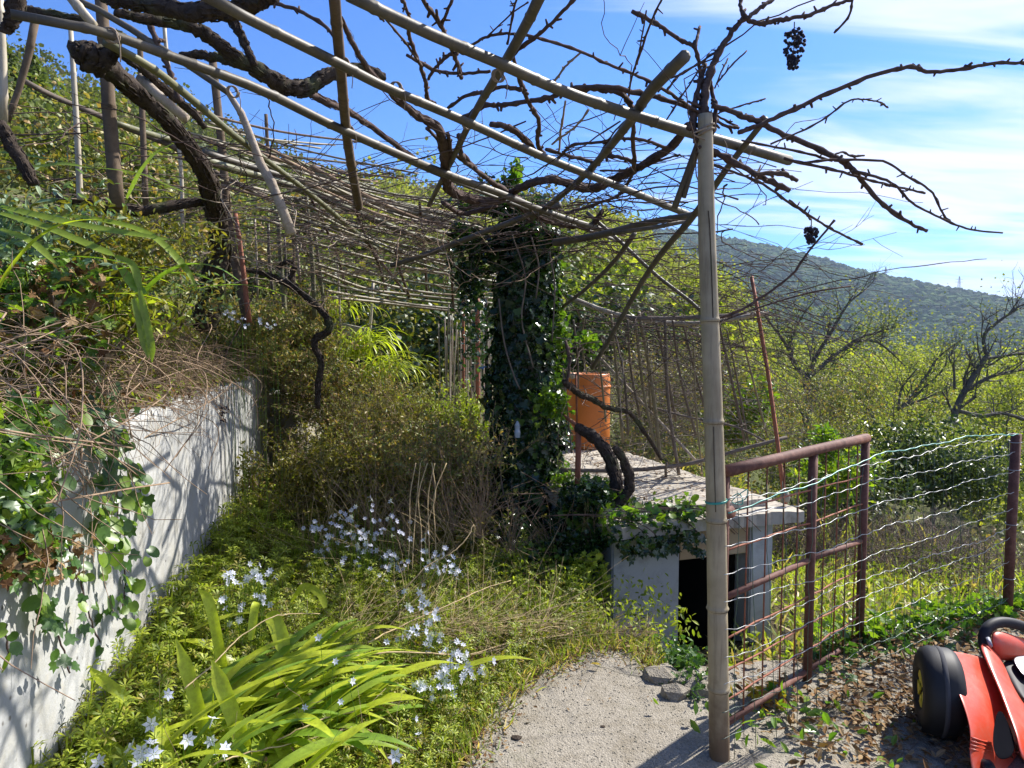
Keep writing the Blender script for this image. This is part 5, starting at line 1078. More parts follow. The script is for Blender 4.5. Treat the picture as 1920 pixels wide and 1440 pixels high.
# ------------------------------------------------------------------ ivy on the wall face
def wallivy(label, strips, mat_rate, s, group='ivy plants climbing the white wall'):
    b = empty('wall_ivy', tuple(PW(*strips[0][0][0])), label, 'ivy', group)
    for path, w, n, loose in strips:
        Q = cr(np.array(path, float), 8); mb = MB(); Ps = np.array([PW(x, y, .012) for x, y in Q]); mb.tube(Ps+rng.normal(0, .002, Ps.shape), .003, 5); mb.build('stem', M['vine_thin'], b)
        for i in range(n):
            q = Q[rng.integers(len(Q))]+rng.normal(0, 1, 2)*[w, w*.6]; p = PW(q[0], q[1], rng.uniform(.015, .05+loose))
            big = rng.random() < mat_rate; me = HLM[rng.integers(2)] if big else ILM[[0, 0, 1][rng.integers(3)]]
            o = link(bpy.data.objects.new('leaf', me)); o.parent = b; o.matrix_parent_inverse = pinv(b); o.location = p
            nv = Vector((1, -.2+rng.normal(0, .45), rng.normal(.45, .45))); o.rotation_euler = (nv.to_track_quat('Z', 'Y').to_matrix() @ Matrix.Rotation(math.pi+rng.normal(0, .6), 3, 'Z')).to_euler()
            k = rng.uniform(*s)*(1.1 if big else .95); o.scale = (k, k, k)
    return b
def tmesh(T, mat, nm):
    me = mesh_np(nm, T[0], T[1]); me.materials.append(M[mat]); return me
M['ivy_heart'] = leaf_mat('heart_ivy_leaf', [(.10, .21, .02), (.17, .27, .025), (.13, .24, .02)], .45, .38, .45)
M['ivy_mid'] = leaf_mat('mid_ivy_leaf', [(.03, .085, .02), (.06, .13, .025), (.09, .17, .03)], .35, .36, .5)
HLM = [tmesh(HEART, 'ivy_heart', 'heart_leaf'), tmesh(HEART, 'ivy_mid', 'heart_leaf')]; ILM = [tmesh(IVY, 'ivy_mid', 'ivy_leaf'), tmesh(IVY, 'ivy_wall', 'ivy_leaf'), tmesh(IVY, 'ivy', 'ivy_leaf')]
wallivy('column of light heart shaped ivy down the middle of the white wall', [([(200, 750), (215, 850), (220, 950), (215, 1010), (235, 1080), (228, 1150)], 20, 120, .05), ([(180, 780), (205, 820), (200, 900)], 16, 40, .04), ([(240, 860), (262, 900), (260, 960)], 9, 22, .04)], .6, (.034, .062))
wallivy('thick ivy covering the near left part of the white wall', [([(20, 780), (50, 860), (60, 950), (40, 1050)], 30, 95, .06), ([(90, 760), (110, 840), (95, 940), (100, 1020)], 14, 48, .05), ([(0, 900), (20, 980), (60, 1040)], 28, 50, .06)], .42, (.028, .054))
wallivy('thin ivy strand trailing below the thick patch toward the weeds', [([(60, 1060), (80, 1130), (110, 1190), (130, 1260)], 14, 34, .03), ([(120, 1000), (150, 1080), (165, 1150), (190, 1210)], 12, 26, .03), ([(10, 1170), (15, 1230)], 8, 5, .03)], .3, (.028, .055))
o = rng.normal
P = np.array([PW(x, y, q) for x, y, q in zip(rng.normal(40, 30, 420), rng.uniform(740, 1090, 420), rng.uniform(.02, .11, 420))]); fol('wall_ivy_leaves', P, IVY, rng.uniform(.028, .05, 420), 'ivy_wall')
P = np.array([PW(x, y, q) for x, y, q in zip(rng.normal(55, 40, 260), rng.uniform(1000, 1090, 260), rng.uniform(.02, .11, 260))]); fol('wall_dead_leaves', P, IVY, rng.uniform(.022, .04, 260), 'dead_leaf')

# ------------------------------------------------------------------ ivy column
ic = empty('ivy_column', tuple(PY(985, 1010, 5.5)), 'stout column wrapped in dark glossy ivy up to the pergola', 'ivy')
cb = PY(985, 1010, 5.5); H0, H1 = -.15, 2.42
mb = MB(); mb.box((cb[0], cb[1], 1.0), (.26, .26, 2.6), (1, .2, 0)); mb.build('post', M['stone'], ic, smooth=False)
def colpts(n, r0=.2, r1=.285):
    z = rng.uniform(H0, H1, n); a = rng.uniform(0, 6.28, n); r = rng.uniform(r0, r1, n)*np.interp(z, [-.2, .3, .9, 1.6, 2.1, 2.42], [1.05, 1.0, 1.05, .98, .85, .9])*(1+.13*np.sin(a*3+z*4)+.10*np.sin(z*9+a)); 
    return np.stack([cb[0]+np.cos(a)*r, cb[1]+np.sin(a)*r, z], -1), a
def outR(a, n, tilt=.5):
    """leaves facing outward, tips hanging down"""
    N = np.stack([np.cos(a), np.sin(a), np.full(n, .25)], -1)+rng.normal(0, tilt, (n, 3)); N /= np.linalg.norm(N, axis=1)[:, None]
    D = np.tile([0, 0, -1.], (n, 1))+rng.normal(0, .5, (n, 3)); D -= N*(D*N).sum(1)[:, None]; D /= np.linalg.norm(D, axis=1)[:, None]; X_ = np.cross(D, N); return np.stack([X_, D, N], -1)
def leafparts(par, P, Rm, s, meshes, w=None, tag_n=280):
    for i in range(len(P)):
        o = link(bpy.data.objects.new('leaf', meshes[rng.integers(len(meshes))])); o.parent = par; o.matrix_parent_inverse = pinv(par)
        m = Matrix([list(map(float, Rm[i][k])) for k in range(3)]); o.location = P[i]; o.rotation_euler = m.to_euler(); k = float(s[i]); o.scale = (k, k, k)
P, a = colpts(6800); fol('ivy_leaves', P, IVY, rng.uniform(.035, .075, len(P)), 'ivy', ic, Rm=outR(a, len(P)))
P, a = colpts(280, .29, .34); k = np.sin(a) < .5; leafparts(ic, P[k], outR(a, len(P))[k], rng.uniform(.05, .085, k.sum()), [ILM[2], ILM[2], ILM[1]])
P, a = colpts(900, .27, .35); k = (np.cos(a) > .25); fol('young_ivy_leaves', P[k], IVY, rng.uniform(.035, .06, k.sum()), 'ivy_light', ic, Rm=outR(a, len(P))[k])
for pts in ([(935, 560), (945, 640), (962, 700), (975, 730)], [(950, 830), (938, 870), (945, 930), (960, 960)], [(995, 440), (1010, 500), (1005, 560)], [(960, 440), (985, 520), (978, 600), (1000, 690)], [(1055, 690), (1063, 760), (1072, 850)], [(1030, 470), (1040, 540), (1035, 640)]):
    mb = MB(); mb.tube(cr(TP(pts, d=5.13), 6), .006, 6, rough=.1); mb.build('ivy_stem', M['twig_grey'], ic)
# ivy head spreading on the canes
def ivycloud(c, size, n, mat, s, par=ic, nm='ivy_leaves', k=9): P = cloud(c, size, n, k); fol(nm, P, IVY, rng.uniform(*s, n), mat, par, tilt=1.1)
ivycloud(PY(985, 430, 5.4), (.26, .26, .2), 700, 'ivy', (.035, .07)); ivycloud(PY(890, 470, 5.4), (.24, .24, .26), 560, 'ivy', (.03, .06)); ivycloud(PY(870, 530, 5.6), (.16, .2, .3), 420, 'ivy', (.03, .055))
ivycloud(PY(940, 385, 5.2), (.42, .3, .10), 420, 'ivy', (.03, .06)); ivycloud(PY(965, 325, 5.3), (.09, .1, .15), 110, 'ivy_light', (.03, .06)); ivycloud(PY(925, 350, 5.3), (.16, .1, .08), 120, 'ivy', (.025, .045))
ivycloud(PY(890, 620, 7.6), (.25, .3, .6), 380, 'ivy', (.03, .06)); ivycloud(PY(1108, 640, 5.0), (.13, .12, .10), 60, 'ivy_light', (.03, .06)); ivycloud(PY(1045, 745, 5.1), (.10, .12, .22), 120, 'ivy_light', (.03, .06)); ivycloud(PY(1020, 760, 5.05), (.12, .1, .12), 90, 'ivy_light', (.03, .06))
ivycloud(PY(1055, 640, 5.2), (.07, .1, .3), 140, 'ivy_light', (.03, .05))
mb = MB(); 
for _ in range(45):
    c0 = PY(rng.normal(920, 60), rng.normal(400, 30), rng.uniform(5.0, 5.8)); a = rng.uniform(0, 6.28); Q = [c0]
    for q in range(7): a += rng.normal(0, .6); Q.append(Q[-1]+np.array([math.cos(a)*.09, math.sin(a)*.06, rng.normal(0, .035)]))
    mb.tube(Q, rng.uniform(.002, .005), 4, cap=False)
mb.build('ivy_stems', M['twig_grey'], ic, kind='stuff')
# ivy on the shed's edge and the bank below the column
iv = empty('shed_ivy', tuple(PY(1180, 990, 4.3)), 'ivy creeping over the front edge of the shed roof', 'ivy')
def edgeivy(n, u0, u1, mat, s, v=(-.12, .35), z=(.30, .50), w=1.0):
    u = u0+(u1-u0)*rng.random(n)**w; vv = rng.uniform(*v, n); P = np.array([S(a_, b_, c_) for a_, b_, c_ in zip(u, vv, rng.uniform(*z, n))]); return P
P = edgeivy(460, -1.42, -.62, 'ivy', 0, w=1.5); fol('ivy_leaves', P, IVY, rng.uniform(.022, .05, len(P)), 'ivy_light', iv)
P = edgeivy(420, -1.42, -.80, 'ivy', 0, w=1.5, z=(.3, .48)); fol('ivy_leaves', P, IVY, rng.uniform(.022, .05, len(P)), 'ivy', iv)
P = edgeivy(110, -1.35, -.8, 'ivy', 0, v=(-.14, -.02), z=(.22, .34)); fol('ivy_leaves', P, IVY, rng.uniform(.04, .07, len(P)), 'ivy', iv, Rm=outR(np.full(110, -1.3), 110))
P = edgeivy(500, -1.42, -1.1, 'ivy', 0, v=(.2, 1.4), z=(.44, .54)); fol('ivy_leaves', P, IVY, rng.uniform(.022, .05, len(P)), 'ivy_light', iv)
P = edgeivy(60, -1.3, -.6, 'ivy', 0, v=(-.12, .1), z=(.4, .5)); leafparts(iv, P, rrot(len(P), .8), rng.uniform(.05, .08, len(P)), [HLM[0], ILM[0]])
for i in range(9):
    u0 = rng.uniform(-1.9, -.9); Q = [S(u0, .1, .47), S(u0+.25, -.02, .48), S(u0+.5, -.09, .42), S(u0+.65, -.1, .30)]; mb = MB(); mb.tube(cr(Q, 5), .003, 5); mb.build('stem', M['vine_thin'], iv)
bank = empty('bank_ivy', tuple(PY(1080, 1050, 4.4)), 'mound of ivy and brambles between the column foot and the shed wall', 'ivy')
for px, py, d, sz, n, mat, s in [(1105, 950, 4.55, (.2, .3, .2), 900, 'ivy', (.03, .055)), (1120, 925, 4.9, (.18, .3, .14), 500, 'ivy_light', (.03, .05)), (1090, 985, 4.7, (.34, .3, .22), 1700, 'ivy', (.03, .055)), (1070, 1040, 4.4, (.36, .25, .2), 1500, 'ivy', (.025, .05)), (960, 1010, 4.9, (.32, .3, .22), 1300, 'ivy', (.025, .05)), (1110, 985, 4.5, (.18, .2, .14), 500, 'ivy_light', (.03, .05)),
                                 (1020, 1060, 4.3, (.3, .2, .15), 500, 'ivy_light', (.02, .04)), (880, 1000, 4.8, (.3, .3, .2), 900, 'weed_dark', (.02, .045)), (1115, 1090, 4.2, (.12, .12, .16), 400, 'weed', (.02, .04))]:
    ivycloud(PY(px, py, d), sz, n, mat, s, bank)
c = PY(970, 800, 5.1); M['film'] = flat_mat('clear_film', (.35, .42, .48), .15, .9)
mb = MB(); th = np.linspace(0, 2*np.pi, 9); lathe(mb, c-[0, 0, .08], [(0, 0), (.02, .0), (.024, .04), (.018, .06), (.022, .09), (.008, .12), (0, .125)], 9); o_ = mb.build('plastic_bottle', M['film'], smooth=False); props(o_, 'crumpled bluish plastic bottle stuck in the ivy column', 'bottle')

bush('leafy_shrub', 'bush', 'dark shrub between the ivy column foot and the brown bushes', PY(880, 930, 5.6), (.5, .4, .42), 2600, LEAF, .045, 'weed_dark', 'ivy', k=14)
bush('leafy_shrub', 'bush', 'bramble like shrub behind the column foot, left of the shed roof', PY(930, 880, 6.4), (.5, .5, .35), 2200, LEAF, .045, 'ivy_wall', 'weed_dark', k=12)
herbbush('dry brown shrub at the centre, right under the cane screen', 860, 880, 6.0, (.45, .35, .4), 420, ('herb', 'weed_dark'), L=(.2, .45), leafn=18)

n = 900; P = np.array([S(u, v, .462) for u, v in zip(rng.uniform(-1.6, -.05, n), rng.uniform(.1, 3.3, n)**1.0)]); P[:, 2] += rng.uniform(0, .015, n); fol('roof_litter', P, LEAF, rng.uniform(.015, .045, n), 'dead_leaf', tilt=.35)
pts = np.array([S(rng.uniform(-1.6, -.3), rng.uniform(.3, 3.2), .47) for _ in range(90)]); spray('roof_twigs', pts, 170, (.12, .5), .05, 'twig_dry', rad=.003, curve=.05)

pts = TP([(rng.uniform(560, 900), rng.uniform(960, 1080)) for _ in range(90)], d=4.5); pts[:, 2] = rng.uniform(0, .15, 90); spray('straw', pts, 200, (.25, .7), .9, 'straw', rad=.0016, curve=.3)
n = 900; P = np.array([[*poly[1+i], .05] for i in rng.integers(0, 54, n)])+rng.normal(0, .045, (n, 3))*[1, 1, .2]; P[:, 2] = .045; fol('edge_grass', P, BLADE, rng.uniform(.03, .10, n), 'grass', Rm=upR(n, .6))
n = 700; P = np.array([[*poly[1+i], .055] for i in rng.integers(0, 54, n)])+np.abs(rng.normal(0, .07, (n, 3)))*[1, -.6, .1]; fol('edge_litter', P, LEAF, rng.uniform(.008, .024, n), 'dead_leaf', tilt=.5)
n = 420; y = rng.uniform(1.9, 5.4, n); P = np.stack([xw(y)+rng.uniform(.04, .3, n), y, rng.uniform(.05, .28, n)*rng.random(n)], -1); fol('tall_weeds', P, WHORL, rng.uniform(.10, .24, n), 'weed', Rm=upR(n, .4))
# ------------------------------------------------------------------ right side: meadow, shrubs, litter
M['bramble'] = bark_mat('bramble_stem', (.16, .115, .10), (.30, .23, .19), 15, .2)
n = 9000; x = rng.uniform(1.3, 7.0, n); y = rng.uniform(3.6, 9.5, n); k = (y > edgeY(x)+.05); x, y = x[k], y[k]; P = on(x, y, -.02)
inshed = ((P-Bc)@ex > -2.2) & ((P-Bc)@ex < .05) & ((P-Bc)@ey > -.05) & ((P-Bc)@ey < 3.4); P = P[~inshed]
fol('meadow_grass', P, BLADE, rng.uniform(.12, .32, len(P)), 'grass', Rm=upR(len(P), .5))
n = 7000; x = rng.uniform(1.3, 6.0, n); y = rng.uniform(3.6, 7.8, n); k = (y > edgeY(x)+.05); P = on(x[k], y[k], .0); inshed = ((P-Bc)@ex > -2.2) & ((P-Bc)@ex < .05) & ((P-Bc)@ey > -.05); P = P[~inshed]; P[:, 2] += rng.uniform(0, .16, len(P))
fol('meadow_weeds', P, LEAF, rng.uniform(.03, .07, len(P)), 'weed')
pts = on(rng.uniform(2.6, 6.0, 200), rng.uniform(7.0, 9.2, 200)); brm = empty('bramble_patch', (4.2, 8, -1), 'greyish brown leafless bramble patch beyond the meadow, behind the wire fence', 'brambles')
spray('tangle', pts, 3000, (.3, .9), .6, 'twig_grey', brm, rad=.0034, curve=.9)
pts2 = on(rng.uniform(2.4, 6.5, 260), rng.uniform(6.8, 11, 260)); spray('tangle', pts2, 2200, (.3, .8), .5, 'bramble', brm, rad=.0036, curve=.9)
pts = on(rng.uniform(2.2, 4.5, 60), rng.uniform(6.2, 8.5, 60)); spray('dead_stems', pts, 300, (.2, .6), .9, 'twig_dry', rad=.002, curve=.5)
bush('laurel_bush', 'bush', 'big dark evergreen bush behind the gate and fence', PY(1690, 845, 10.5), (1.25, 1.1, .85), 5200, LEAF, .085, 'laurel', 'olive', k=22, stems=20)
bush('laurel_bush', 'bush', 'dark evergreen bush peeking between the gate stiles', PY(1590, 900, 9.0), (.9, .8, .6), 2600, LEAF, .08, 'laurel', 'olive', k=14)
bush('laurel_bush', 'bush', 'dark evergreen bush at right reaching toward the red fence post', PY(1830, 900, 10), (1.1, .9, .55), 3000, LEAF, .08, 'olive', 'laurel', k=14)
bush('citrus_bush', 'bush', 'glossy yellow green citrus bush between the bamboo post and iron bar', PY(1392, 770, 7.2), (.42, .4, .38), 1500, LEAF, .075, 'citrus', 'weed_dark', k=12)
bush('citrus_bush', 'bush', 'low glossy green bush seen through the upper gate mesh', PY(1565, 890, 7.6), (.5, .4, .4), 1300, LEAF, .085, 'citrus', 'weed', k=12)
bush('citrus_bush', 'bush', 'small leafy sapling standing above the gate top rail', PY(1545, 830, 7.4), (.18, .18, .25), 380, LEAF, .075, 'citrus', 'citrus', k=6)
herbbush('twiggy grey shrub behind the citrus bush', 1300, 760, 8.2, (.9, .7, .8), 420, ('herb',), smat='twig_grey', L=(.4, .9), leafn=12, leaf=.04)
herbbush('twiggy shrub at the back of the shed roof right of the drum', 1210, 740, 9.0, (.9, .7, .8), 420, ('herb',), smat='twig_grey', L=(.4, .9), leafn=10, leaf=.04)
herbbush('reddish grey bare shrub left of the big evergreen', 1520, 790, 11, (1.1, .8, .9), 460, ('herb',), smat='twig_grey', L=(.4, 1.0), leafn=16, leaf=.05)
P = PY(1409, 738, 6.9)+rng.normal(0, .03, (7, 3)); fol('yellow_leaves', P, LEAF, rng.uniform(.05, .08, 7), 'yellow_leaf'); P = PY(1462, 808, 6.9)+rng.normal(0, .04, (7, 3)); fol('yellow_leaves', P, LEAF, rng.uniform(.05, .08, 7), 'yellow_leaf')
# leaves and ivy along the walkway's edge
n = 700; x = rng.uniform(1.5, 3.6, n); y = edgeY(x)+rng.normal(-.0, .06, n); P = np.stack([x, y, .05+rng.uniform(-.02, .10, n)], -1); fol('edge_leaves', P, IVY, rng.uniform(.03, .06, n), 'ivy_light')
n = 420; x = rng.uniform(1.35, 3.4, n); y = edgeY(x)-abs(rng.normal(0, .16, n)); P = np.stack([x, y, .055+rng.uniform(0, .04, n)], -1); fol('edge_leaves', P, IVY, rng.uniform(.025, .05, n), 'ivy_mid')
n = 3000; x = rng.uniform(.8, 3.4, n); y = edgeY(x)-abs(rng.normal(0, .5, n)); k = x > .95+.0*y; P = np.stack([x, y, .058+rng.uniform(0, .02, n)], -1)[k]; k = (P[:, 0] > 1.35) | (rng.random(len(P)) < .15); fol('leaf_litter', P[k], LEAF, rng.uniform(.025, .055, k.sum()), 'dead_leaf', tilt=.5)
n = 1100; x = rng.uniform(1.0, 2.4, n); y = rng.uniform(2.35, 2.9, n); P = np.stack([x, y, .058+rng.uniform(0, .03, n)], -1); fol('leaf_litter', P, LEAF, rng.uniform(.02, .05, n), 'dead_leaf', tilt=.6)
n = 90; P = np.stack([rng.normal(1.15, .22, n), rng.normal(2.62, .12, n), .06+rng.uniform(0, .06, n)], -1); fol('edge_leaves', P, LEAF, rng.uniform(.03, .07, n), 'ivy_light')
n = 26; P = np.stack([rng.normal(1.02, .05, n), rng.normal(2.78, .05, n), .06+rng.uniform(0, .05, n)], -1); fol('yellow_leaves', P, IVY, rng.uniform(.03, .05, n), 'yellow_leaf')
pts = np.array([[rng.uniform(1.1, 2.3), rng.uniform(2.4, 3.2), .065] for _ in range(60)]); spray('fallen_twigs', pts, 120, (.08, .3), .0, 'twig_grey', rad=.0014, curve=.1)
n = 420; P = np.stack([rng.normal(.80, .05, n), rng.normal(3.05, .14, n), .04+rng.uniform(-.03, .08, n)], -1); fol('edge_leaves', P, IVY, rng.uniform(.018, .04, n), 'ivy_mid')
n = 300; t_ = rng.integers(0, len(poly[1:55]), n); P = np.array([[*poly[1+i], .05] for i in t_])+rng.normal(0, .025, (n, 3))*[1, 1, .5]; fol('edge_litter', P, LEAF, rng.uniform(.018, .04, n), 'dead_leaf', tilt=.6)
n = 170; P = np.stack([rng.normal(.28, .25, n), rng.normal(3.3, .25, n), .055+rng.uniform(0, .01, n)], -1); fol('edge_litter', P, LEAF, rng.uniform(.01, .022, n), 'dead_leaf', tilt=.3)
mb = MB(); P = PZ(1128, 1246, .075); mb.add(np.array(LEAF[0])*.055 @ np.array([[.2, .95, 0], [-.95, .2, 0], [0, 0, 1]])+P, LEAF[1]); props(mb.build('fallen_leaf', M['yellow_leaf'], smooth=False), 'single yellow leaf lying on the far corner of the concrete', 'leaf')
for i, (px, py, s) in enumerate([(940, 1357, .017), (988, 1356, .010), (968, 1383, .024), (1130, 1362, .010)]):
    p = PZ(px, py, .052); mb = MB(); mb.add(LV*[s, s*.8, s*.35]*(1+rng.normal(0, .15, (len(LV), 1)))+p, LF); props(mb.build('pebble', M['vine'], smooth=False), ['dark pebble at the left of the concrete slab', 'tiny dark pebble right of the first one', 'largest flat dark stone near the slab corner', 'tiny dark pebble in the middle of the slab'][i], 'pebble', 'dark pebbles on the concrete')
# small gravel grains over the walkway
n = 5200; P = np.stack([rng.uniform(-.2, 2.6, n), rng.uniform(2.2, 3.6, n), np.full(n, .051)], -1); k = (P[:, 1] < edgeY(P[:, 0])-.03) & ((P[:, 0] > .95) | (P[:, 0] > np.interp(P[:, 1], [2.2, 2.6, 3.0, 3.45], [-.15, -.05, .1, .45])) & (P[:, 1] < 3.35)); P = P[k]; n = len(P)
mb = MB(); s = rng.uniform(.0015, .0048, n); mb.add((LV[None]*s[:, None, None]*[1, 1, .6]+P[:, None]).reshape(-1, 3), (LF[None]+(np.arange(n)*len(LV))[:, None, None]).reshape(-1, 3)); props(mb.build('gravel', M['stone'], smooth=False), kind='stuff')

# ------------------------------------------------------------------ trees
def grow(mb, tips, p, d, L, r, depth, spread=.55, up=.12, nch=(3, 4), gn=.3):
    seg = 4; P = [p]; dd = np.array(d, float)
    for i in range(seg): dd = dd+rng.normal(0, .13, 3)+[0, 0, up*.35]; dd /= np.linalg.norm(dd); P.append(P[-1]+dd*L/seg)
    mb.tube(P, np.linspace(r, r*.62, seg+1), 7 if depth > 2 else 4, cap=False)
    if depth <= 1:
        for i in range(1, seg+1): tips.append(P[i])
    if depth == 0: return
    for k in range(rng.integers(*nch)):
        i = rng.integers(2, seg+1); q = dd+rng.normal(0, spread, 3); q /= np.linalg.norm(q); grow(mb, tips, P[i], q, L*rng.uniform(.55, .8), r*rng.uniform(.42, .6), depth-1, spread, up, nch)
def tree(label, c, h, mats, nl, leaf, limbs=None, depth=3, spread=.6, name='tree', r=.12, lean=(0, 0), fuzz=.22, up=.25, group='trees beyond the garden'):
    b = empty(name, (float(c[0]), float(c[1]), float(c[2])), label, 'tree', group); mb = MB(); tips = []
    if limbs is None:
        grow(mb, tips, np.array(c, float), (lean[0], lean[1], 1), h*.42, r, depth+1, spread, up, (3, 5))
    else:
        for P, r0, r1 in limbs:
            Q = cr(P, 6); mb.tube(Q, np.linspace(r0, r1, len(Q)), 8, rough=.05)
            for i in range(3, len(Q)):
                if rng.random() < .55:
                    T = Q[i]-Q[i-1]; T /= np.linalg.norm(T); q = T+rng.normal(0, .6, 3)+[0, 0, .3]; q /= np.linalg.norm(q); rr = (r0+(r1-r0)*i/len(Q)); grow(mb, tips, Q[i], q, h*rng.uniform(.05, .11), rr*.45, 2, spread, up, (2, 4))
            tips += list(Q[-3:])
    mb.build('trunk', M['trunk'], b)
    zmax = max(p_[:, 2].max() for p_, _a, _b in limbs) if limbs else 1e9; tips = np.array([t_ for t_ in tips if t_[2] < zmax+.05]); P = tips[rng.integers(0, len(tips), nl)]+rng.normal(0, fuzz, (nl, 3)); m = nl//2
    fol('crown', P[:m], CARD, rng.uniform(.5, 1.4, m)*leaf, mats[0], b); fol('crown', P[m:], CARD, rng.uniform(.5, 1.4, nl-m)*leaf, mats[1], b); return b
def limb(pts, d, r0, r1): return (TP(pts, d=d), r0*np.mean(d)/1300, r1*np.mean(d)/1300)
d = 19; tree('bare dark limbed tree hazed with pale new leaves, just right of the iron bar', PY(1515, 800, d), 6.5, ('spring2', 'olive'), 3000, .055,
     [limb([(1512, 800), (1515, 745), (1512, 712)], d, 9, 7), limb([(1514, 715), (1490, 680), (1470, 640), (1440, 600), (1420, 570)], d, 4, 1.5), limb([(1514, 715), (1530, 670), (1560, 620), (1590, 570), (1620, 545)], d, 5, 1.2), limb([(1520, 705), (1560, 670), (1610, 635), (1640, 625), (1690, 610)], d, 4.5, 1),
      limb([(1600, 640), (1640, 640), (1670, 660), (1700, 690)], d, 3, 1), limb([(1500, 700), (1480, 660), (1500, 600), (1530, 560)], d, 3, 1)], fuzz=.2)
d = 15; tree('nearer bare tree with thick forked dark trunk near the right edge', PY(1790, 790, d), 6, ('olive', 'spring2'), 1100, .045,
     [limb([(1788, 800), (1792, 770), (1808, 735), (1835, 690), (1850, 668)], d, 7, 5), limb([(1850, 670), (1845, 630), (1870, 605), (1890, 590), (1910, 575), (1925, 570)], d, 3.5, 1.5), limb([(1850, 672), (1880, 668), (1930, 660)], d, 3, 2), limb([(1808, 735), (1850, 710), (1880, 700), (1935, 690)], d, 4, 2.5),
      limb([(1795, 770), (1840, 780), (1880, 775), (1930, 790)], d, 4, 3), limb([(1790, 730), (1788, 690), (1780, 670), (1790, 660)], d, 2.5, 1)], fuzz=.3)
d = 18; tree('slender fan shaped bare tree between the two larger bare ones', PY(1690, 760, d), 5, ('spring2', 'olive'), 1500, .05,
     [limb([(1685, 770), (1710, 740), (1740, 700), (1760, 670), (1805, 635)], d, 3.5, 1.2), limb([(1690, 765), (1730, 730), (1770, 690), (1775, 660)], d, 3, 1), limb([(1685, 770), (1690, 730), (1720, 690)], d, 3, 1), limb([(1700, 760), (1740, 745), (1790, 720)], d, 3, 1)], fuzz=.32)
tl = [('tall yellow green tree rising behind the shed roof, left of the post', 1215, 376, 23, ('spring', 'spring2'), 7000, .085), ('yellow green tree directly behind the bamboo post', 1300, 470, 24, ('spring', 'spring2'), 5200, .085), ('smaller fresh green tree left of the tall yellow green one', 1120, 410, 26, ('spring2', 'spring'), 4800, .09),
      ('bright green tree seen just right of the bamboo post', 1390, 575, 21, ('spring', 'spring2'), 5200, .08), ('pale green tree under the far ridge, right of centre', 1450, 600, 27, ('spring2', 'spring'), 3800, .09), ('soft green tree behind the fan shaped bare one', 1660, 625, 30, ('spring', 'spring2'), 4600, .10),
      ('soft green tree at the right behind the forked bare one', 1850, 650, 31, ('spring2', 'spring'), 4600, .10), ('hazy green tree in the valley below the mountain', 1560, 600, 36, ('spring2', 'olive'), 3600, .11), ('light green tree low behind the evergreen bush', 1760, 700, 22, ('spring2', 'spring'), 4200, .08),
      ('shaggy green tree at the foot of the slope behind the trellis', 1300, 590, 17, ('spring', 'olive'), 4200, .07), ('tall soft grey green tree under the middle of the far ridge', 1545, 560, 34, ('spring2', 'olive'), 5200, .10), ('tall pale tree at right edge reaching almost to the ridge foot', 1900, 605, 36, ('spring2', 'olive'), 5200, .11), ('tall pale green tree left of the slender fan shaped one', 1700, 600, 38, ('spring2', 'spring'), 5200, .11), ('grey green tree right behind the leaning iron bar', 1470, 690, 16, ('olive', 'spring2'), 3800, .065)]
for lab, px, py, d, mats, nl, lf in tl:
    top = PY(px, py, d); g = float(gnd(top[0], top[1])); h = max(2.5, top[2]-g)
    tree(lab, (top[0], top[1], g-.2), h, mats, nl, lf, r=.10, depth=2, fuzz=.30, spread=.55, up=.3)
# conifer-like trees at the far left
for lab, px, py, d, w in [('dark pointed evergreen tree at the left edge above the slope', 62, 105, 24, 2.2), ('dark evergreen tree behind the two thin leaning stakes', 0, 60, 22, 2.4), ('small dark evergreen on the slope right of the pointed one', 130, 215, 26, 1.8)]:
    top = PY(px, py, d); g = float(gnd(top[0], top[1])); h = top[2]-g; b = empty('evergreen_tree', (top[0], top[1], g), lab, 'tree', 'evergreen trees on the left slope')
    mb = MB(); mb.tube([(top[0], top[1], g-.2), (top[0], top[1], top[2]-.2)], [.14, .02], 7); mb.build('trunk', M['trunk'], b)
    n = 6000; t_ = rng.random(n)**.7; a = rng.uniform(0, 6.28, n); r = w*.55*t_*(.55+.45*rng.random(n))*(1+.25*np.sin(a*5+t_*30)); P = np.stack([top[0]+np.cos(a)*r, top[1]+np.sin(a)*r, top[2]-t_*h*.95-.12*r], -1); fol('crown', P, CARD, rng.uniform(.06, .17, n), 'olive', b)

n = 6000; P = on(rng.uniform(2.0, 9.0, n), rng.uniform(7.5, 14, n)); fol('rough_grass', P, BLADE, rng.uniform(.2, .5, n), 'grass', Rm=upR(n, .5))
n = 4000; P = on(rng.uniform(1.6, 9.0, n), rng.uniform(8.5, 16, n), .05); P[:, 2] += rng.uniform(0, .5, n); fol('rough_weeds', P, CARD, rng.uniform(.05, .11, n), 'herb')
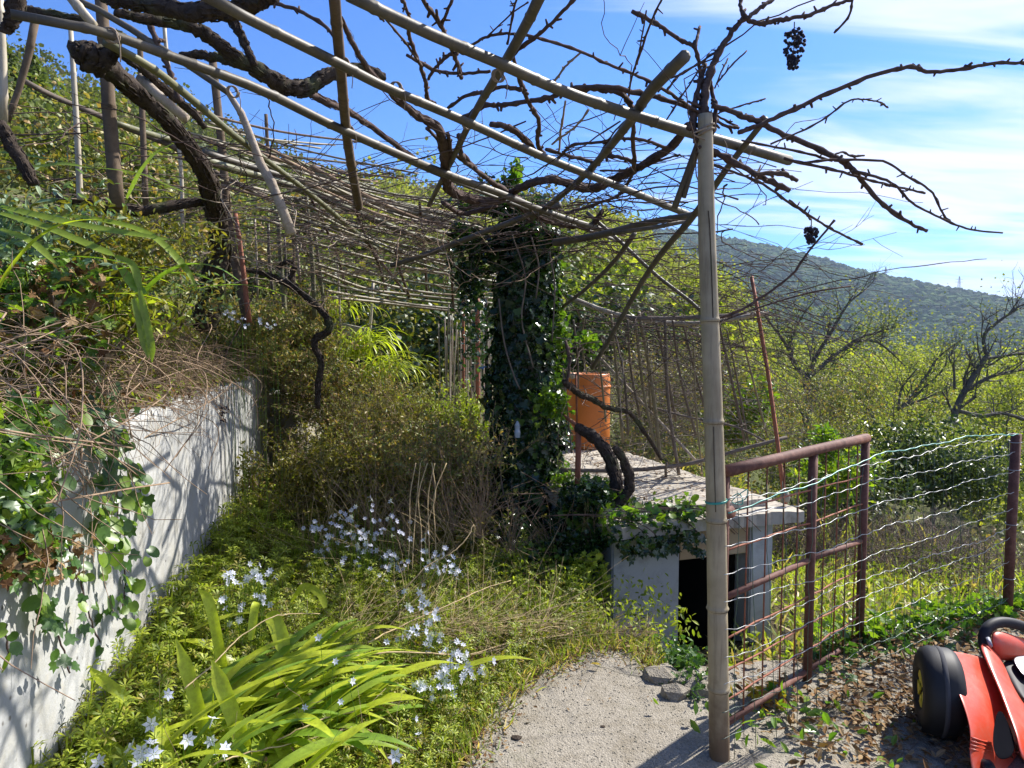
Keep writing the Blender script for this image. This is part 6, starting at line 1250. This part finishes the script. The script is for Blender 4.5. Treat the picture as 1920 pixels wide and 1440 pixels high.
# ------------------------------------------------------------------ red ride-on toy tractor at the lower right
M['red'] = flat_mat('red_plastic', (.62, .062, .024), .34, .8, .04); 
def _dusty():
    s = NT('dusty_red_plastic'); d = s.ramp(s.noise(11, 8, .75), [(.45, (0, 0, 0)), (.75, (.45, .45, .45))]); sp = s.ramp(s.noise(160, 3), [(.62, (0, 0, 0)), (.72, (.5, .5, .5))])
    c = s.mix(sp, s.mix(d, (.62, .062, .024), (.50, .26, .19)), (.35, .25, .18)); s.pr(c, s.ramp(s.noise(9, 5), [(.3, (.26, .26, .26)), (.7, (.5, .5, .5))]), .7, s.noise(240, 3), .04, .001); return s.m
M['red'] = _dusty(); M['blackp'] = flat_mat('black_plastic', (.016, .016, .02), .6, .25, .2)
M['tyre'] = flat_mat('black_tyre_plastic', (.012, .012, .013), .6, .35, .2); M['yellowp'] = flat_mat('yellow_plastic', (.62, .50, .03), .4, .4, .05); M['greyp'] = flat_mat('grey_plastic', (.30, .31, .34), .35, .5, .05); M['greyline'] = flat_mat('grey_band', (.06, .06, .065), .8, .2, .05)
toy = empty('toy_tractor', tuple(PY(1850, 1400, 2.75)), 'red plastic ride-on toy tractor with black wheels and yellow hub at the lower right', 'toy')
def wheel(c, R0, w, ax, name='wheel'):
    """wheel lathe around the axis AX; hub disc as a child"""
    ax = np.array(ax, float); ax /= np.linalg.norm(ax); U = np.cross(ax, [0, 0, 1.]); U /= np.linalg.norm(U); W = np.cross(ax, U); n = 48
    prof = [(R0*.44, -w*.40), (R0*.5, -w*.5), (R0*.80, -w*.5), (R0*.93, -w*.42), (R0, -w*.25), (R0*1.0, 0), (R0*1.0, w*.25), (R0*.93, w*.42), (R0*.80, w*.5), (R0*.5, w*.5), (R0*.44, w*.40)]
    a = np.arange(n)*2*np.pi/n; V = np.concatenate([np.array(c)+ax*z+np.outer(np.cos(a), U)*r*(1)+np.outer(np.sin(a), W)*r for r, z in prof])
    i = np.arange(len(prof)-1)[:, None]*n; j = np.arange(n)[None]; k = (j+1) % n; mb = MB(); mb.add(V, np.stack([i+j, i+k, i+n+k, i+n+j], -1).reshape(-1, 4))
    o = mb.build(name, M['tyre'], toy)
    mb = MB(); rr2 = [(R0*1.0, -w*.06), (R0*1.012, -w*.05), (R0*1.012, w*.05), (R0, w*.06)]; V = np.concatenate([np.array(c)+ax*z+np.outer(np.cos(a), U)*r+np.outer(np.sin(a), W)*r for r, z in rr2]); i = np.arange(3)[:, None]*n; mb.add(V, np.stack([i+j, i+k, i+n+k, i+n+j], -1).reshape(-1, 4)); mb.build('tread_band', M['greyline'], o)
    mb = MB(); mb.tube([np.array(c)-ax*w*.38, np.array(c)-ax*w*.30], R0*.46, 28); m = mb.build('hub', M['blackp'], o)
    for q in range(5):
        t0_ = q*2*np.pi/5+.3; V = []
        for rr_, dt in ((.14, -.25), (.14, .25), (.41, .42), (.43, .0), (.41, -.42)):
            V.append(np.array(c)-ax*(w*.40)+(np.cos(t0_+dt)*U+np.sin(t0_+dt)*W)*R0*rr_)
        V2 = [v-ax*.006 for v in V]; mb = MB(); mb.add(V+V2, [np.array([[i, (i+1) % 5, 5+(i+1) % 5, 5+i] for i in range(5)]), np.array([[9, 5, 6], [9, 6, 7], [9, 7, 8]])]); mb.build('hub_spoke', M['yellowp'], o, smooth=False)
    return o
# axle direction: the wheel's outer face looks left and a little to the camera
AX = np.array([.935, -.355, 0]); wc = PY(1759, 1314, 2.60); wc[2] = .200; wheel(wc, .165, .135, AX)
wc2 = wc+AX/np.linalg.norm(AX)*.56; wheel(wc2, .165, .13, AX)
fx = AX/np.linalg.norm(AX); fy = np.array([fx[1], -fx[0], 0])         # fy: towards the camera = forward of the tractor
def Q_(a, b, z): return wc+fx*a+fy*b+np.array([0, 0, z])
def sheet(name, rows_, th, mat, parent=toy, sub=2):
    """closed thick sheet through a grid of points, smoothed"""
    R = np.array(rows_); a, b = R.shape[:2]; n = np.zeros_like(R)
    du = np.gradient(R, axis=0); dv = np.gradient(R, axis=1); n = np.cross(du.reshape(-1, 3), dv.reshape(-1, 3)).reshape(R.shape); n /= np.linalg.norm(n, axis=-1)[..., None]+1e-9
    me = mesh_np(name, R.reshape(-1, 3), [np.array([[i*b+j, i*b+j+1, (i+1)*b+j+1, (i+1)*b+j] for i in range(a-1) for j in range(b-1)])]); o = put(name, me, M[mat], parent)
    m = o.modifiers.new('thick', 'SOLIDIFY'); m.thickness = th; m.offset = 0
    m = o.modifiers.new('smooth', 'SUBSURF'); m.levels = m.render_levels = sub; return o
# mudguard: from the photo, an arched sheet rising over the wheel and running down in front of it
fen = [[(1757, 1216, 2.66), (1795, 1221, 2.70), (1835, 1230, 2.76), (1868, 1240, 2.84)],
       [(1765, 1240, 2.60), (1808, 1246, 2.64), (1845, 1255, 2.70), (1880, 1262, 2.78)],
       [(1782, 1272, 2.52), (1822, 1280, 2.55), (1860, 1287, 2.62), (1895, 1292, 2.70)],
       [(1800, 1308, 2.43), (1832, 1316, 2.46), (1868, 1322, 2.54), (1905, 1326, 2.62)],
       [(1813, 1345, 2.36), (1842, 1352, 2.40), (1872, 1355, 2.47), (1912, 1362, 2.56)],
       [(1820, 1380, 2.31), (1848, 1388, 2.34), (1880, 1392, 2.41), (1918, 1398, 2.50)],
       [(1815, 1410, 2.27), (1846, 1420, 2.30), (1882, 1428, 2.37), (1922, 1432, 2.45)],
       [(1824, 1462, 2.22), (1852, 1472, 2.25), (1890, 1480, 2.32), (1930, 1480, 2.4)]]
sheet('mudguard', [[PY(*p) for p in r] for r in fen], .012, 'red')
# body side: red spine running from behind the seat down to the front
body = [[(1834, 1208, 2.80), (1846, 1200, 2.84), (1858, 1203, 2.90)], [(1850, 1240, 2.66), (1866, 1238, 2.70), (1882, 1246, 2.78)], [(1868, 1280, 2.56), (1886, 1284, 2.60), (1906, 1300, 2.70)], [(1882, 1315, 2.46), (1904, 1322, 2.50), (1940, 1332, 2.60)],
        [(1894, 1350, 2.38), (1918, 1356, 2.42), (1958, 1370, 2.50)], [(1908, 1385, 2.30), (1932, 1392, 2.34), (1970, 1405, 2.42)], [(1912, 1425, 2.24), (1940, 1440, 2.28), (1975, 1450, 2.34)]]
sheet('body_shell', [[PY(*p) for p in r] for r in body], .016, 'red')
mb = MB(); c0 = PY(1935, 1380, 2.85); mb.box(c0, (.22, .75, .24), fx, fy); o = mb.build('body', M['red'], toy); o.modifiers.new('b', 'BEVEL').width = .03; o.modifiers['b'].segments = 4
rc = [[(1870, 1334, 2.465), (1874, 1332, 2.47), (1880, 1334, 2.48)], [(1864, 1355, 2.41), (1878, 1355, 2.43), (1890, 1355, 2.46)], [(1860, 1385, 2.34), (1880, 1385, 2.37), (1903, 1385, 2.41)], [(1862, 1408, 2.29), (1882, 1410, 2.32), (1904, 1405, 2.36)], [(1872, 1424, 2.27), (1884, 1425, 2.29), (1896, 1420, 2.32)]]
M['hole'] = flat_mat('matt_black_recess', (.008, .008, .010), 1.0, .0)
sheet('side_recess', [[PY(p[0], p[1], p[2]-.07) for p in r] for r in rc], .006, 'hole')
mb = MB(); c0 = PY(1852, 1436, 2.26); mb.box(c0, (.04, .05, .03), fx, fy); o = mb.build('foot_rest', M['blackp'], toy); o.modifiers.new('b', 'BEVEL').width = .01
# ribs low on the mudguard
for i in range(4):
    mb = MB(); mb.tube([PY(1822-i*1.0, 1383+i*7, 2.300-i*.008), PY(1840, 1389+i*7, 2.325-i*.008), PY(1858, 1393+i*7, 2.345-i*.008)], .0035, 6); mb.build('rib', M['red'], toy)
# black dashboard / bonnet with grey gloss panel
dash = [[(1872, 1246, 2.80), (1900, 1238, 2.86), (1960, 1236, 2.98)], [(1888, 1272, 2.72), (1915, 1262, 2.76), (1970, 1262, 2.86)], [(1905, 1302, 2.62), (1930, 1300, 2.66), (1985, 1300, 2.76)], [(1925, 1325, 2.54), (1950, 1335, 2.58), (1990, 1340, 2.66)]]
sheet('seat', [[PY(*p)+[0, 0, .012] for p in r] for r in dash], .02, 'blackp')
gl = [[(1895, 1243, 2.79), (1920, 1239, 2.84), (1960, 1238, 2.9)], [(1904, 1262, 2.73), (1930, 1260, 2.77), (1970, 1262, 2.83)], [(1922, 1285, 2.66), (1945, 1284, 2.70), (1980, 1288, 2.76)]]
sheet('seat_panel', [[PY(*p)+[0, 0, .026] for p in r] for r in gl], .008, 'greyp')
# backrest: black rounded frame with a red pad
fr = TP([(1856, 1238), (1845, 1205), (1850, 1180), (1868, 1168), (1895, 1168), (1930, 1180), (1960, 1200), (1965, 1240)], d=(2.80, 2.95)); mb = MB(); mb.tube(cr(fr, 6), .022, 12); mb.build('backrest_frame', M['blackp'], toy)
pad = [[(1858, 1180, 2.84), (1885, 1188, 2.86), (1930, 1202, 2.92)], [(1860, 1195, 2.80), (1890, 1200, 2.82), (1935, 1215, 2.88)], [(1861, 1215, 2.79), (1890, 1222, 2.81), (1935, 1230, 2.87)], [(1862, 1240, 2.80), (1890, 1238, 2.83), (1935, 1236, 2.88)]]
sheet('backrest', [[PY(*p) for p in r] for r in pad], .035, 'red')
mb = MB(); mb.tube([PY(1852, 1196, 2.80), PY(1858, 1212, 2.77)], .008, 8); mb.build('clip', M['greyp'], toy)
# haze over the far land
hz = bpy.data.materials.new('haze'); hz.use_nodes = True; hz.node_tree.nodes.clear()
ho = hz.node_tree.nodes.new('ShaderNodeOutputMaterial'); hv = hz.node_tree.nodes.new('ShaderNodeVolumePrincipled'); hv.inputs['Color'].default_value = (.62, .78, 1.0, 1); hv.inputs['Density'].default_value = .00018; hv.inputs['Anisotropy'].default_value = .1
hz.node_tree.links.new(hv.outputs[0], ho.inputs['Volume'])
mb = MB(); mb.box((0, 0, 40), (6400, 6400, 390)); props(mb.build('haze', hz, smooth=False), kind='stuff')
